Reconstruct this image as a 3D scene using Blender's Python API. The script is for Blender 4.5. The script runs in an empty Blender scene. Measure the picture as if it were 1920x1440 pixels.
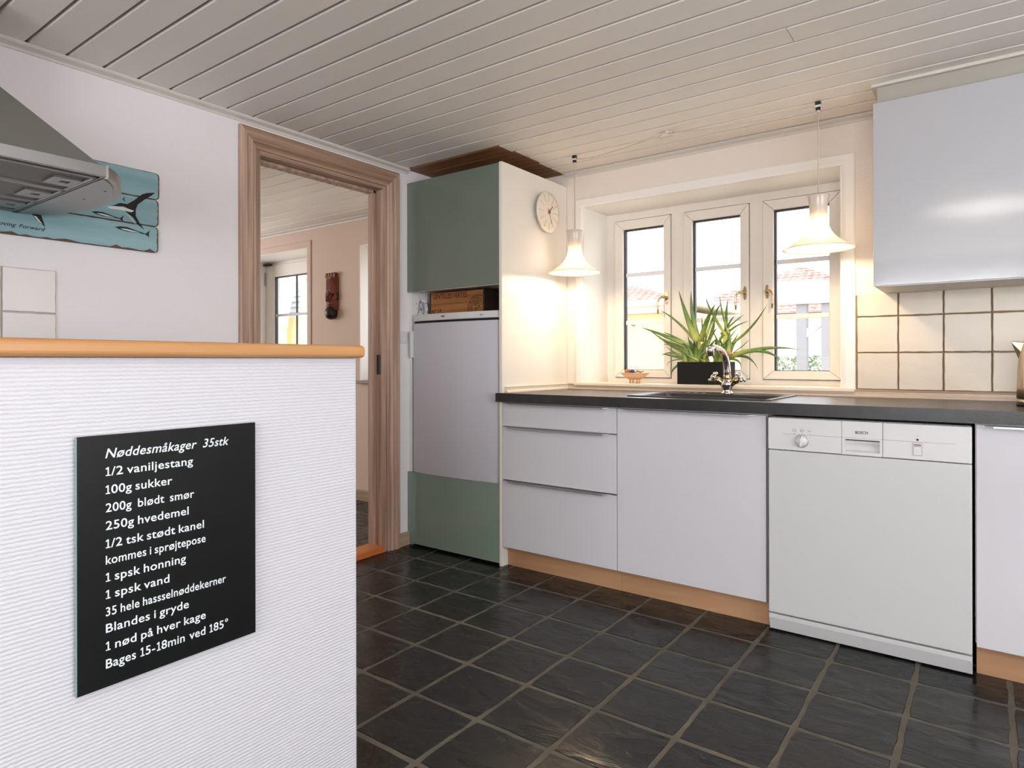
import bpy, bmesh, math, random
from mathutils import Vector, Matrix
R = math.radians
random.seed(11)
C = bpy.context.scene.collection
sc = bpy.context.scene

# ------------------------------------------------------------------ camera, sky, big lights, exposure
cam_d = bpy.data.cameras.new('camera'); cam = bpy.data.objects.new('camera', cam_d); C.objects.link(cam)
cam_d.sensor_width = 36.0; cam_d.lens = 36.0 * 1216.9 / 1920.0
cam_d.shift_y = -43.8 / 1920.0
cam.location = (0.6514, -2.427, 0.9672)
cam.rotation_euler = (R(90.03), R(0.107), R(36.461))
cam_d.clip_start = 0.02
sc.camera = cam

w = bpy.data.worlds.new('sky'); sc.world = w; w.use_nodes = True
bg = w.node_tree.nodes['Background']
bg.inputs[0].default_value = (0.93, 0.96, 1.0, 1); bg.inputs[1].default_value = 4.0

sc.view_settings.view_transform = 'Standard'; sc.view_settings.look = 'None'
sc.view_settings.exposure = 0.0; sc.view_settings.gamma = 1.0
sc.view_settings.use_curve_mapping = False

def area(name, loc, rot, sx, sy, power, col):
    l = bpy.data.lights.new(name, 'AREA'); l.shape = 'RECTANGLE'; l.size = sx; l.size_y = sy
    l.energy = power; l.color = col
    o = bpy.data.objects.new(name, l); o.location = loc; o.rotation_euler = rot; C.objects.link(o); return o
# daylight entering through the windows of the right wall, of the wall behind the camera and of the next room
area('daylight_right', (3.12, -1.9, 1.25), (0, R(102), 0), 1.25, 2.3, 50, (0.975, 0.97, 1.0))
area('daylight_back', (0.9, -4.62, 1.25), (R(122), 0, 0), 2.5, 1.25, 64, (0.98, 0.975, 1.0))
area('daylight_next_room', (-5.62, -1.2, 1.3), (0, R(-98), 0), 1.2, 1.6, 44, (1.0, 0.93, 0.88))

# the photographer's flash, bounced off the ceiling above the camera
fl_ = bpy.data.lights.new('bounced_flash', 'SPOT'); fl_.energy = 80; fl_.spot_size = R(95); fl_.spot_blend = .6; fl_.shadow_soft_size = .04
flo = bpy.data.objects.new('bounced_flash', fl_); flo.location = (.62, -2.4, 1.58); flo.rotation_euler = (R(180), 0, 0); C.objects.link(flo)

# ------------------------------------------------------------------ materials
def lin(c):
    return tuple(((x/255)/12.92 if x/255 <= .04045 else ((x/255+.055)/1.055)**2.4) for x in c)
def mat(name, rgb, rough=.5, metal=0, coat=0, spec=.5, bump=0, bscale=60, bstretch=(1,1,1), vary=0, vscale=4, rgb2=None,
        vstretch=(1,1,1), rvar=0, aniso=0, detail=4):
    m = bpy.data.materials.new(name); m.use_nodes = True; nt = m.node_tree; b = nt.nodes['Principled BSDF']
    c = lin(rgb); b.inputs['Base Color'].default_value = (*c, 1)
    b.inputs['Roughness'].default_value = rough; b.inputs['Metallic'].default_value = metal
    b.inputs['Specular IOR Level'].default_value = spec
    b.inputs['Coat Weight'].default_value = coat; b.inputs['Coat Roughness'].default_value = .05
    b.inputs['Anisotropic'].default_value = aniso
    tc = nt.nodes.new('ShaderNodeTexCoord')
    def noise(scale, stretch, det=4):
        mp = nt.nodes.new('ShaderNodeMapping'); mp.inputs['Scale'].default_value = stretch
        nt.links.new(tc.outputs['Object'], mp.inputs[0])
        n = nt.nodes.new('ShaderNodeTexNoise'); n.inputs['Scale'].default_value = scale; n.inputs['Detail'].default_value = det
        nt.links.new(mp.outputs[0], n.inputs['Vector']); return n
    if bump:
        n = noise(bscale, bstretch, detail); bp = nt.nodes.new('ShaderNodeBump')
        bp.inputs['Strength'].default_value = 1; bp.inputs['Distance'].default_value = bump
        nt.links.new(n.outputs['Fac'], bp.inputs['Height']); nt.links.new(bp.outputs[0], b.inputs['Normal'])
    if rgb2:
        n = noise(vscale, vstretch, 5); r = nt.nodes.new('ShaderNodeValToRGB')
        r.color_ramp.elements[0].position = .35; r.color_ramp.elements[1].position = .65
        r.color_ramp.elements[0].color = (*c, 1); r.color_ramp.elements[1].color = (*lin(rgb2), 1)
        nt.links.new(n.outputs['Fac'], r.inputs[0]); nt.links.new(r.outputs[0], b.inputs['Base Color'])
    if vary:   # each piece its own shade
        oi = nt.nodes.new('ShaderNodeObjectInfo'); hs = nt.nodes.new('ShaderNodeHueSaturation')
        mr = nt.nodes.new('ShaderNodeMapRange'); mr.inputs[3].default_value = 1-vary; mr.inputs[4].default_value = 1+vary
        nt.links.new(oi.outputs['Random'], mr.inputs[0]); nt.links.new(mr.outputs[0], hs.inputs['Value'])
        src = b.inputs['Base Color'].links[0].from_socket if b.inputs['Base Color'].links else None
        if src: nt.links.new(src, hs.inputs['Color'])
        else: hs.inputs['Color'].default_value = (*c, 1)
        nt.links.new(hs.outputs[0], b.inputs['Base Color'])
    if rvar:
        n = noise(5, (1,1,1)); mr = nt.nodes.new('ShaderNodeMapRange')
        mr.inputs[1].default_value = .3; mr.inputs[2].default_value = .7
        mr.inputs[3].default_value = max(.02, rough-rvar); mr.inputs[4].default_value = rough+rvar
        nt.links.new(n.outputs['Fac'], mr.inputs[0]); nt.links.new(mr.outputs[0], b.inputs['Roughness'])
    return m
M = {}
M['wall'] = mat('white_wall_paint', (226,221,222), .75, bump=.0012, bscale=160)
M['wall_warm'] = mat('cream_wall_paint', (228,218,208), .7, bump=.001, bscale=120)
M['wall_pink'] = mat('dusty_pink_wall_paint', (212,190,175), .8, bump=.001, bscale=120)
M['reveal'] = mat('white_gloss_paint', (236,232,226), .45)
M['ceiling'] = mat('painted_ceiling_board', (234,228,220), .5, bump=.0008, bscale=30, bstretch=(.08,1,1), vary=.03)
M['raw_board'] = mat('unpainted_pine_board', (150,105,62), .6, bump=.001, bscale=30, bstretch=(.1,1,1), rgb2=(118,78,44), vscale=25, vstretch=(.06,1,1))
M['groove'] = mat('ceiling_groove', (150,142,134), .9)
M['soffit'] = mat('grey_cream_soffit_paint', (166,161,150), .6)
M['cornice'] = mat('painted_cornice', (205,199,190), .5)
M['limewash'] = mat('limewashed_pine_vertical', (190,160,141), .55, bump=.0012, bscale=60, bstretch=(1,1,.05), rgb2=(146,115,98), vscale=45, vstretch=(1,1,.035))
M['limewash_h'] = mat('limewashed_pine_horizontal', (172,142,120), .55, bump=.0012, bscale=60, bstretch=(1,.05,1), rgb2=(136,106,86), vscale=45, vstretch=(1,.035,1))
M['beech_slab'] = mat('oiled_beech', (196,146,94), .38, rgb2=(178,124,74), vscale=22, vstretch=(1,.06,1), bump=.0003, bscale=80, bstretch=(1,.1,1))
M['oak_orange'] = mat('varnished_orange_wood', (206,122,62), .35, rgb2=(186,104,48), vscale=25, vstretch=(1,.06,1))
M['beech'] = mat('beech_laminate', (182,140,104), .5, rgb2=(168,126,91), vscale=30, vstretch=(.06,1,1))
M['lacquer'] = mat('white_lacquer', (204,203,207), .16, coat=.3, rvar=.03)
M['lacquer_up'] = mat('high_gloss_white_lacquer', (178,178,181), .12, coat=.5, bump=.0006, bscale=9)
M['carcass'] = mat('white_melamine', (220,218,214), .45)
M['panel_cream'] = mat('white_side_panel_foil', (226,220,210), .38)
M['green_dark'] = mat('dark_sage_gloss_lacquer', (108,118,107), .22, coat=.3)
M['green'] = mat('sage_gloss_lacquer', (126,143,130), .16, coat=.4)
M['enamel'] = mat('white_appliance_enamel', (198,198,198), .3)
M['fridge'] = mat('fridge_enamel', (196,195,202), .38, bump=.0006, bscale=220)
M['plastic'] = mat('white_plastic', (210,209,208), .35)
M['plastic_grey'] = mat('grey_plastic', (176,176,176), .4)
M['laminate'] = mat('dark_slate_laminate', (46,44,44), .3, rgb2=(36,35,35), vscale=22, bump=.0002, bscale=200)
M['sink'] = mat('black_composite_sink', (44,43,44), .32)
M['alu'] = mat('aluminium_profile', (176,176,178), .35, metal=.8)
M['chrome'] = mat('polished_chrome', (225,222,220), .06, metal=1)
M['brass'] = mat('worn_nickel_brass', (188,166,130), .2, metal=1)
M['steel'] = mat('brushed_steel_hood', (142,140,138), .34, metal=.85, bump=.0003, bscale=60, bstretch=(1,.03,1))
M['steel_dark'] = mat('brushed_steel_pyramid', (158,158,153), .42, metal=.85, bump=.0004, bscale=60, bstretch=(.03,1,1))
M['mesh'] = mat('grease_filter_mesh', (126,122,116), .5, metal=.6, bump=.004, bscale=260)
M['kettle'] = mat('brushed_steel_kettle', (196,180,160), .26, metal=1, bump=.0003, bscale=60, bstretch=(1,1,.03))
M['black'] = mat('black_plastic', (20,20,20), .4)
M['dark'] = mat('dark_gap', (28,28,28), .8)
M['gasket'] = mat('black_rubber_gasket', (38,38,44), .6)
M['sign'] = mat('black_acrylic_plate', (12,14,14), .4, spec=.3)
M['sign_edge'] = mat('glass_green_edge', (120,150,146), .2)
M['letter'] = mat('white_vinyl_lettering', (226,234,238), .6)
M['tilew'] = mat('glazed_cream_tile', (208,196,178), .28, bump=.002, bscale=14, vary=.02)
M['tilel'] = mat('glazed_white_tile', (222,217,214), .35, bump=.002, bscale=14, vary=.02)
M['grout_l'] = mat('grey_tile_grout', (176,168,158), .9)
M['grout_w'] = mat('brown_tile_grout', (134,112,84), .9)
M['grout_f'] = mat('floor_grout', (98,92,79), .85, bump=.002, bscale=120, rgb2=(82,77,66), vscale=9)
M['sill'] = mat('painted_sill', (222,210,192), .4)
M['strip'] = mat('upstand_profile', (196,178,160), .35)
M['pvc'] = mat('white_window_frame', (232,226,218), .38)
M['muntin'] = mat('grey_white_muntin', (238,238,240), .5)
M['pot'] = mat('black_matt_planter', (9,9,9), .5, spec=.3, bump=.0006, bscale=90)
M['soil'] = mat('potting_soil', (52,40,30), .95)
M['bowl'] = mat('turned_wood_bowl', (214,158,112), .4, rgb2=(234,206,172), vscale=10, vstretch=(.3,.3,6))
M['crate'] = mat('stained_wood_crate', (178,122,68), .6, rgb2=(146,94,50), vscale=20, vstretch=(.12,1,1.6))
M['crate_dark'] = mat('dark_crate_wood', (66,44,30), .7, rgb2=(48,32,22), vscale=20, vstretch=(.2,.2,1.6))
M['red_ink'] = mat('red_stencil_ink', (92,14,14), .8)
M['ink'] = mat('black_ink', (26,22,20), .8)
M['grey_ink'] = mat('grey_print', (120,120,122), .8)
M['blue_board'] = mat('weathered_blue_board', (124,158,164), .75, rgb2=(142,174,178), vscale=16, vstretch=(1,.15,1.5), bump=.001, bscale=60, bstretch=(1,.1,1))
M['board_edge'] = mat('worn_brown_board_edge', (92,72,56), .8)
M['white_ink'] = mat('white_print', (206,214,212), .8)
M['ma_red'] = mat('carved_red_brown_wood', (140,74,42), .6, rgb2=(92,42,24), vscale=24, vstretch=(1,1,.3))
M['ma_dark'] = mat('carved_black_wood', (34,24,20), .4)
M['clock'] = mat('clock_face', (226,214,196), .35, coat=.5)
M['cord'] = mat('white_lamp_cord', (196,184,170), .6)
M['paper'] = mat('crumpled_white_plastic', (205,205,210), .5)
M['baseboard'] = mat('limewashed_baseboard', (170,150,126), .6, rgb2=(146,124,100), vscale=40, vstretch=(.05,.05,1))
M['walnut'] = mat('walnut_shell', (150,96,58), .6, bump=.003, bscale=60)
M['blue'] = mat('cobalt_blue_glaze', (40,48,110), .2)
M['twig'] = mat('dry_twig', (142,112,72), .8)
M['pinkbud'] = mat('dry_pink_bud', (196,140,120), .8)
M['yellow_render'] = mat('pale_yellow_render', (240,216,164), .9, bump=.003, bscale=40)
M['white_render'] = mat('white_render', (240,240,236), .9)
M['fascia'] = mat('grey_tan_fascia', (206,190,176), .8)
M['roof'] = mat('red_clay_pantile', (218,174,166), .85, rgb2=(196,146,138), vscale=3)
M['post'] = mat('grey_timber_post', (150,150,154), .85)
M['leafy'] = mat('hedge_leaf', (112,132,104), .7, rgb2=(170,184,150), vscale=9)
M['bark'] = mat('bare_bark', (150,128,124), .9)
M['ground'] = mat('pale_paving', (196,190,178), .9)
M['porch'] = mat('white_painted_timber', (216,218,220), .7)

def slate():
    m = bpy.data.materials.new('riven_black_slate'); m.use_nodes = True; nt = m.node_tree; b = nt.nodes['Principled BSDF']
    L = nt.links.new; N = nt.nodes.new
    tc = N('ShaderNodeTexCoord'); oi = N('ShaderNodeObjectInfo')
    add = N('ShaderNodeVectorMath'); add.operation = 'ADD'; ml = N('ShaderNodeVectorMath'); ml.operation = 'SCALE'
    ml.inputs[0].default_value = (17, 23, 5); L(oi.outputs['Random'], ml.inputs['Scale'])
    L(tc.outputs['Object'], add.inputs[0]); L(ml.outputs[0], add.inputs[1])
    mp = N('ShaderNodeMapping'); mp.inputs['Scale'].default_value = (.45, 1, 1); L(add.outputs[0], mp.inputs[0])
    n = N('ShaderNodeTexNoise'); n.inputs['Scale'].default_value = 13; n.inputs['Detail'].default_value = 7
    n.inputs['Distortion'].default_value = .6; L(mp.outputs[0], n.inputs['Vector'])
    bp = N('ShaderNodeBump'); bp.inputs['Distance'].default_value = .0055; bp.inputs['Strength'].default_value = 1
    L(n.outputs['Fac'], bp.inputs['Height']); L(bp.outputs[0], b.inputs['Normal'])
    r = N('ShaderNodeValToRGB'); r.color_ramp.elements[0].color = (*lin((19,21,20)), 1); r.color_ramp.elements[1].color = (*lin((38,37,34)), 1)
    mx = N('ShaderNodeMath'); mx.operation = 'ADD'; mx.use_clamp = True
    ms = N('ShaderNodeMath'); ms.operation = 'MULTIPLY'; ms.inputs[1].default_value = .5
    L(oi.outputs['Random'], ms.inputs[0]); L(ms.outputs[0], mx.inputs[0])
    m2 = N('ShaderNodeMath'); m2.operation = 'MULTIPLY'; m2.inputs[1].default_value = .5; L(n.outputs['Fac'], m2.inputs[0]); L(m2.outputs[0], mx.inputs[1])
    L(mx.outputs[0], r.inputs[0]); L(r.outputs[0], b.inputs['Base Color'])
    mr = N('ShaderNodeMapRange'); mr.inputs[1].default_value = .35; mr.inputs[2].default_value = .65; mr.inputs[3].default_value = .14; mr.inputs[4].default_value = .36; b.inputs['Specular IOR Level'].default_value = .3
    L(n.outputs['Fac'], mr.inputs[0]); L(mr.outputs[0], b.inputs['Roughness'])
    return m
M['slate'] = slate()

def woven():
    m = bpy.data.materials.new('woven_glass_fibre_wallpaper'); m.use_nodes = True; nt = m.node_tree; b = nt.nodes['Principled BSDF']
    L = nt.links.new; N = nt.nodes.new
    b.inputs['Base Color'].default_value = (*lin((205,205,211)), 1); b.inputs['Roughness'].default_value = .6
    tc = N('ShaderNodeTexCoord')
    wv = N('ShaderNodeTexWave'); wv.bands_direction = 'Z'; wv.inputs['Scale'].default_value = 46; wv.inputs['Distortion'].default_value = 1.6
    wv.inputs['Detail'].default_value = 2; wv.inputs['Detail Scale'].default_value = 3
    L(tc.outputs['Object'], wv.inputs['Vector'])
    mp = N('ShaderNodeMapping'); mp.inputs['Scale'].default_value = (1, .35, 1.6); L(tc.outputs['Object'], mp.inputs[0])
    n = N('ShaderNodeTexNoise'); n.inputs['Scale'].default_value = 150; n.inputs['Detail'].default_value = 3; L(mp.outputs[0], n.inputs['Vector'])
    ad = N('ShaderNodeMath'); ad.operation = 'ADD'; L(wv.outputs['Fac'], ad.inputs[0]); L(n.outputs['Fac'], ad.inputs[1])
    bp = N('ShaderNodeBump'); bp.inputs['Distance'].default_value = .0006; L(ad.outputs[0], bp.inputs['Height']); L(bp.outputs[0], b.inputs['Normal'])
    return m
M['woven'] = woven()

def schlick(nt):
    lw = nt.nodes.new('ShaderNodeLayerWeight'); lw.inputs[0].default_value = .5
    p = nt.nodes.new('ShaderNodeMath'); p.operation = 'POWER'; p.inputs[1].default_value = 5; nt.links.new(lw.outputs['Facing'], p.inputs[0])
    m = nt.nodes.new('ShaderNodeMath'); m.operation = 'MULTIPLY_ADD'; m.inputs[1].default_value = .92; m.inputs[2].default_value = .04
    nt.links.new(p.outputs[0], m.inputs[0]); return m.outputs[0]
def glass():
    m = bpy.data.materials.new('window_glass'); m.use_nodes = True; nt = m.node_tree; nt.nodes.clear()
    o = nt.nodes.new('ShaderNodeOutputMaterial'); mx = nt.nodes.new('ShaderNodeMixShader')
    t = nt.nodes.new('ShaderNodeBsdfTransparent'); g = nt.nodes.new('ShaderNodeBsdfGlossy'); g.inputs['Roughness'].default_value = .01
    f = schlick(nt)
    nt.links.new(f, mx.inputs[0]); nt.links.new(t.outputs[0], mx.inputs[1]); nt.links.new(g.outputs[0], mx.inputs[2])
    nt.links.new(mx.outputs[0], o.inputs[0]); return m
M['glass'] = glass()

def opal():
    m = bpy.data.materials.new('opal_glass'); m.use_nodes = True; nt = m.node_tree; nt.nodes.clear()
    o = nt.nodes.new('ShaderNodeOutputMaterial'); a = nt.nodes.new('ShaderNodeMixShader'); c = nt.nodes.new('ShaderNodeMixShader')
    t = nt.nodes.new('ShaderNodeBsdfTranslucent'); t.inputs[0].default_value = (.95,.88,.78,1)
    d = nt.nodes.new('ShaderNodeBsdfDiffuse'); d.inputs[0].default_value = (.86,.84,.82,1)
    g = nt.nodes.new('ShaderNodeBsdfGlossy'); g.inputs['Roughness'].default_value = .06
    f = schlick(nt)
    a.inputs[0].default_value = .40
    nt.links.new(t.outputs[0], a.inputs[1]); nt.links.new(d.outputs[0], a.inputs[2])
    nt.links.new(f, c.inputs[0]); nt.links.new(a.outputs[0], c.inputs[1]); nt.links.new(g.outputs[0], c.inputs[2])
    nt.links.new(c.outputs[0], o.inputs[0]); return m
M['opal'] = opal()

def emit(name, col, s):
    m = bpy.data.materials.new(name); m.use_nodes = True; b = m.node_tree.nodes['Principled BSDF']
    b.inputs['Emission Color'].default_value = (*col, 1); b.inputs['Emission Strength'].default_value = s
    b.inputs['Base Color'].default_value = (1,1,1,1); return m
M['bulb'] = emit('lit_bulb', (1,.74,.45), 9)

def aloe():
    m = bpy.data.materials.new('aloe_leaf'); m.use_nodes = True; nt = m.node_tree; b = nt.nodes['Principled BSDF']
    at = nt.nodes.new('ShaderNodeAttribute'); at.attribute_name = 'along'
    r = nt.nodes.new('ShaderNodeValToRGB'); e = r.color_ramp.elements
    e[0].position = 0; e[0].color = (*lin((186,190,96)), 1); e[1].position = .45; e[1].color = (*lin((98,132,62)), 1)
    x = e.new(.85); x.color = (*lin((76,106,58)), 1); x = e.new(1); x.color = (*lin((120,110,60)), 1)
    tc = nt.nodes.new('ShaderNodeTexCoord'); n = nt.nodes.new('ShaderNodeTexNoise'); n.inputs['Scale'].default_value = 160
    nt.links.new(tc.outputs['Object'], n.inputs['Vector'])
    rr = nt.nodes.new('ShaderNodeValToRGB'); rr.color_ramp.elements[0].position = .6; rr.color_ramp.elements[1].position = .68
    nt.links.new(n.outputs['Fac'], rr.inputs[0])
    mx = nt.nodes.new('ShaderNodeMix'); mx.data_type = 'RGBA'; mx.inputs[7].default_value = (*lin((176,196,140)), 1)
    ml = nt.nodes.new('ShaderNodeMath'); ml.operation = 'MULTIPLY'; ml.inputs[1].default_value = .6
    nt.links.new(rr.outputs[0], ml.inputs[0]); nt.links.new(ml.outputs[0], mx.inputs[0])
    nt.links.new(at.outputs['Fac'], r.inputs[0]); nt.links.new(r.outputs[0], mx.inputs[6]); nt.links.new(mx.outputs[2], b.inputs['Base Color'])
    b.inputs['Roughness'].default_value = .38; b.inputs['Subsurface Weight'].default_value = 0
    return m
M['aloe'] = aloe()

# ------------------------------------------------------------------ mesh helpers (everything given in world metres)
class MB:
    def __init__(s): s.v = []; s.f = []; s.sm = []
    def add(s, vs, fs, smooth=False):
        n = len(s.v); s.v += [tuple(a) for a in vs]; s.f += [tuple(i+n for i in f) for f in fs]; s.sm += [smooth]*len(fs); return s
    def box(s, x0, x1, y0, y1, z0, z1):
        return s.add([(x0,y0,z0),(x1,y0,z0),(x1,y1,z0),(x0,y1,z0),(x0,y0,z1),(x1,y0,z1),(x1,y1,z1),(x0,y1,z1)],
              [(3,2,1,0),(4,5,6,7),(0,1,5,4),(1,2,6,5),(2,3,7,6),(3,0,4,7)])
    def obox(s, c, ux, uy, uz, hx, hy, hz):   # oriented box
        c = Vector(c); ux, uy, uz = Vector(ux), Vector(uy), Vector(uz); vs = []
        for k in (-1,1):
            for a, b in ((-1,-1),(1,-1),(1,1),(-1,1)): vs.append(c+ux*hx*a+uy*hy*b+uz*hz*k)
        return s.add(vs, [(3,2,1,0),(4,5,6,7),(0,1,5,4),(1,2,6,5),(2,3,7,6),(3,0,4,7)])
    def prism(s, poly, axis, a0, a1, smooth=False):   # poly in the two other axes
        def P(p, a):
            return {0: (a,p[0],p[1]), 1: (p[0],a,p[1]), 2: (p[0],p[1],a)}[axis]
        n = len(poly); vs = [P(p,a0) for p in poly]+[P(p,a1) for p in poly]
        fs = [tuple(range(n-1,-1,-1)), tuple(range(n,2*n))]
        s.add(vs, fs); k = len(s.v)-2*n
        for i in range(n):
            j = (i+1)%n; s.f.append((k+i,k+j,k+n+j,k+n+i)); s.sm.append(smooth)
        return s
    def lathe(s, prof, c, axis=(0,0,1), seg=32, closed=False, a0=0):
        ax = Vector(axis).normalized(); t = Vector((1,0,0)) if abs(ax.x) < .9 else Vector((0,1,0))
        u = ax.cross(t).normalized(); v = ax.cross(u); c = Vector(c); vs = []; fs = []
        for r, h in prof:
            for k in range(seg):
                a = 2*math.pi*k/seg+a0; vs.append(c+ax*h+(u*math.cos(a)+v*math.sin(a))*r)
        m = len(prof)
        for i in range(m-1 if not closed else m):
            for k in range(seg):
                k2 = (k+1)%seg; i2 = (i+1)%m; fs.append((i*seg+k, i*seg+k2, i2*seg+k2, i2*seg+k))
        if not closed:
            if prof[0][0] > 1e-5: fs.append(tuple(range(seg-1,-1,-1)))
            if prof[-1][0] > 1e-5: fs.append(tuple((m-1)*seg+k for k in range(seg)))
        return s.add(vs, fs, True)
    def tube(s, pts, r, seg=10, caps=True):
        pts = [Vector(p) for p in pts]; rs = r if isinstance(r, (list,tuple)) else [r]*len(pts); vs = []; fs = []
        d = (pts[1]-pts[0]).normalized(); up = Vector((0,0,1)) if abs(d.z) < .9 else Vector((1,0,0)); u = d.cross(up).normalized()
        for i, p in enumerate(pts):
            d = (pts[min(i+1,len(pts)-1)]-pts[max(i-1,0)]).normalized(); u = (u-d*u.dot(d)).normalized(); v = d.cross(u)
            for k in range(seg):
                a = 2*math.pi*k/seg; vs.append(p+(u*math.cos(a)+v*math.sin(a))*rs[i])
        for i in range(len(pts)-1):
            for k in range(seg):
                k2 = (k+1)%seg; fs.append((i*seg+k,i*seg+k2,(i+1)*seg+k2,(i+1)*seg+k))
        if caps: fs += [tuple(range(seg-1,-1,-1)), tuple((len(pts)-1)*seg+k for k in range(seg))]
        return s.add(vs, fs, True)
    def mesh(s, name, off):
        me = bpy.data.meshes.new(name); me.from_pydata([(a[0]-off[0],a[1]-off[1],a[2]-off[2]) for a in s.v], [], s.f)
        me.polygons.foreach_set('use_smooth', s.sm); me.update()
        bm = bmesh.new(); bm.from_mesh(me); bmesh.ops.remove_doubles(bm, verts=bm.verts, dist=1e-6); bmesh.ops.recalc_face_normals(bm, faces=bm.faces); bm.to_mesh(me); bm.free()
        return me

def wloc(o):
    v = Vector(o.location)
    while o.parent: o = o.parent; v += o.location
    return v
def put(name, mb, m, parent=None, bevel=0, label=None, kind=None, segs=2):
    if parent is not None: off = wloc(parent)
    else:
        xs = [v[0] for v in mb.v]; ys = [v[1] for v in mb.v]; zs = [v[2] for v in mb.v]
        off = Vector(((min(xs)+max(xs))/2, (min(ys)+max(ys))/2, min(zs)))
    me = mb.mesh(name, off); me.materials.append(M[m] if isinstance(m, str) else m)
    o = bpy.data.objects.new(name, me); C.objects.link(o)
    if parent is not None: o.parent = parent
    else: o.location = off
    if bevel:
        b = o.modifiers.new('bevel', 'BEVEL'); b.width = bevel; b.segments = segs; b.limit_method = 'ANGLE'; b.angle_limit = R(40)
        b.harden_normals = False
    if label: o['label'] = label
    if kind: o['kind'] = kind
    return o
def root(name, loc, label=None, cat=None, group=None, kind=None):
    o = bpy.data.objects.new(name, None); C.objects.link(o); o.location = loc; o.empty_display_size = .05
    if label: o['label'] = label
    if cat: o['category'] = cat
    if group: o['group'] = group
    if kind: o['kind'] = kind
    return o
def tag(o, label, cat, group=None):
    o['label'] = label; o['category'] = cat
    if group: o['group'] = group
    return o
def struct(name, mb, m, label=None, bevel=0):
    return put(name, mb, m, None, bevel, label, 'structure')
def B(*a): return MB().box(*a)

# lettering: Blender's built-in sans, one letter at a time, made bold by slightly shifted copies of the filled shape
BOLD = .013
def flat_text(t):
    cu = bpy.data.curves.new('letter_curve', 'FONT'); cu.body = t; cu.size = 1; cu.resolution_u = 4
    ob = bpy.data.objects.new('letter_curve', cu); C.objects.link(ob)
    dg = bpy.context.evaluated_depsgraph_get(); dg.update()
    me = bpy.data.meshes.new_from_object(ob.evaluated_get(dg))
    vs = [(v.co.x, v.co.y) for v in me.vertices]; fs = [tuple(p.vertices) for p in me.polygons]
    bpy.data.objects.remove(ob); bpy.data.curves.remove(cu); bpy.data.meshes.remove(me)
    return vs, fs
right = lambda t: max(v[0] for v in flat_text(t)[0])
HH = right('HH'); CAP = max(v[1] for v in flat_text('H')[0])
GL = {}
def letter(ch):
    if ch in GL: return GL[ch]
    if ch == '1':       # a one with a flag and a foot
        c = CAP; v = [(.10,0),(.40,0),(.40,.08*c+.01),(.29,.08*c+.01),(.29,c),(.22,c),(.10,c*.86),(.10,c*.75),(.215,c*.82),(.215,.08*c+.01),(.10,.08*c+.01)]
        f = [(0,1,2,10),(9,3,4,5),(5,6,7,8)]; adv = .43
    else: v, f = flat_text(ch); adv = right('H'+ch+'H')-HH
    V, F = [], []
    for k in range(9):
        a = R(45*k); dx, dy = (0, 0) if k == 8 else (BOLD*math.cos(a), BOLD*math.sin(a)*.85)
        n = len(V); V += [(x+dx, y+dy, k*.00002) for x, y in v]; F += [tuple(m+n for m in t) for t in f]
    GL[ch] = (adv, V, F); return GL[ch]
def glyphs(txt, bold=0., shear=0.):
    vs, fs, x = [], [], 0.
    for ch in txt:
        if ch == ' ': x += .22; continue
        adv, v, f = letter(ch); n = len(vs)
        vs += [(a+x+b*shear, b, h) for a, b, h in v]; fs += [tuple(i+n for i in t) for t in f]; x += adv+.025
    return vs, fs
def text(mb, txt, org, ux, uy, height, width=None, bold=0., shear=0., center=False):
    """lettering on a plane: org = left end of the base line, height = cap height"""
    vs, fs = glyphs(txt, bold, shear)
    if not vs: return
    cap = CAP+.02
    x0 = min(v[0] for v in vs); x1 = max(v[0] for v in vs); sy = height/cap; sx = sy if width is None else width/(x1-x0)
    if center: x0 = (x0+x1)/2
    o = Vector(org); ux = Vector(ux); uy = Vector(uy)
    nz = ux.cross(uy).normalized()
    mb.add([o+ux*(v[0]-x0)*sx+uy*v[1]*sy+nz*v[2] for v in vs], fs)

def sweep_frame(x0, x1, z0, z1, prof, to3, open_bottom=True):
    """three mitred pieces (left, top, right) of a casing; prof = [(inward distance, projection)]"""
    P = lambda a, b, h: to3(a, b, h)
    n = len(prof); out = []
    corners = [((x0, z0), (1,0)), ((x0, z1), (1,-1)), ((x1, z1), (-1,-1)), ((x1, z0), (-1,0))]
    for k in range(3):
        mb = MB(); vs = []
        for (c, d) in (corners[k], corners[k+1]):
            for (i, h) in prof: vs.append(P(c[0]+d[0]*i, c[1]+d[1]*i, h))
        fs = [(i, (i+1)%n, n+(i+1)%n, n+i) for i in range(n)] + [tuple(range(n)), tuple(range(2*n-1, n-1, -1))]
        mb.add(vs, fs); out.append(mb)
    return out

# ------------------------------------------------------------------ dimensions
XL, YW, ZC = -1.83, .581, 1.979       # left wall, window wall, ceiling
XR, YB = 3.2, -4.7                    # right wall, wall behind the camera
XO, YO = -5.7, -3.2                   # next room
WT = .36                              # thickness of the window wall

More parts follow.
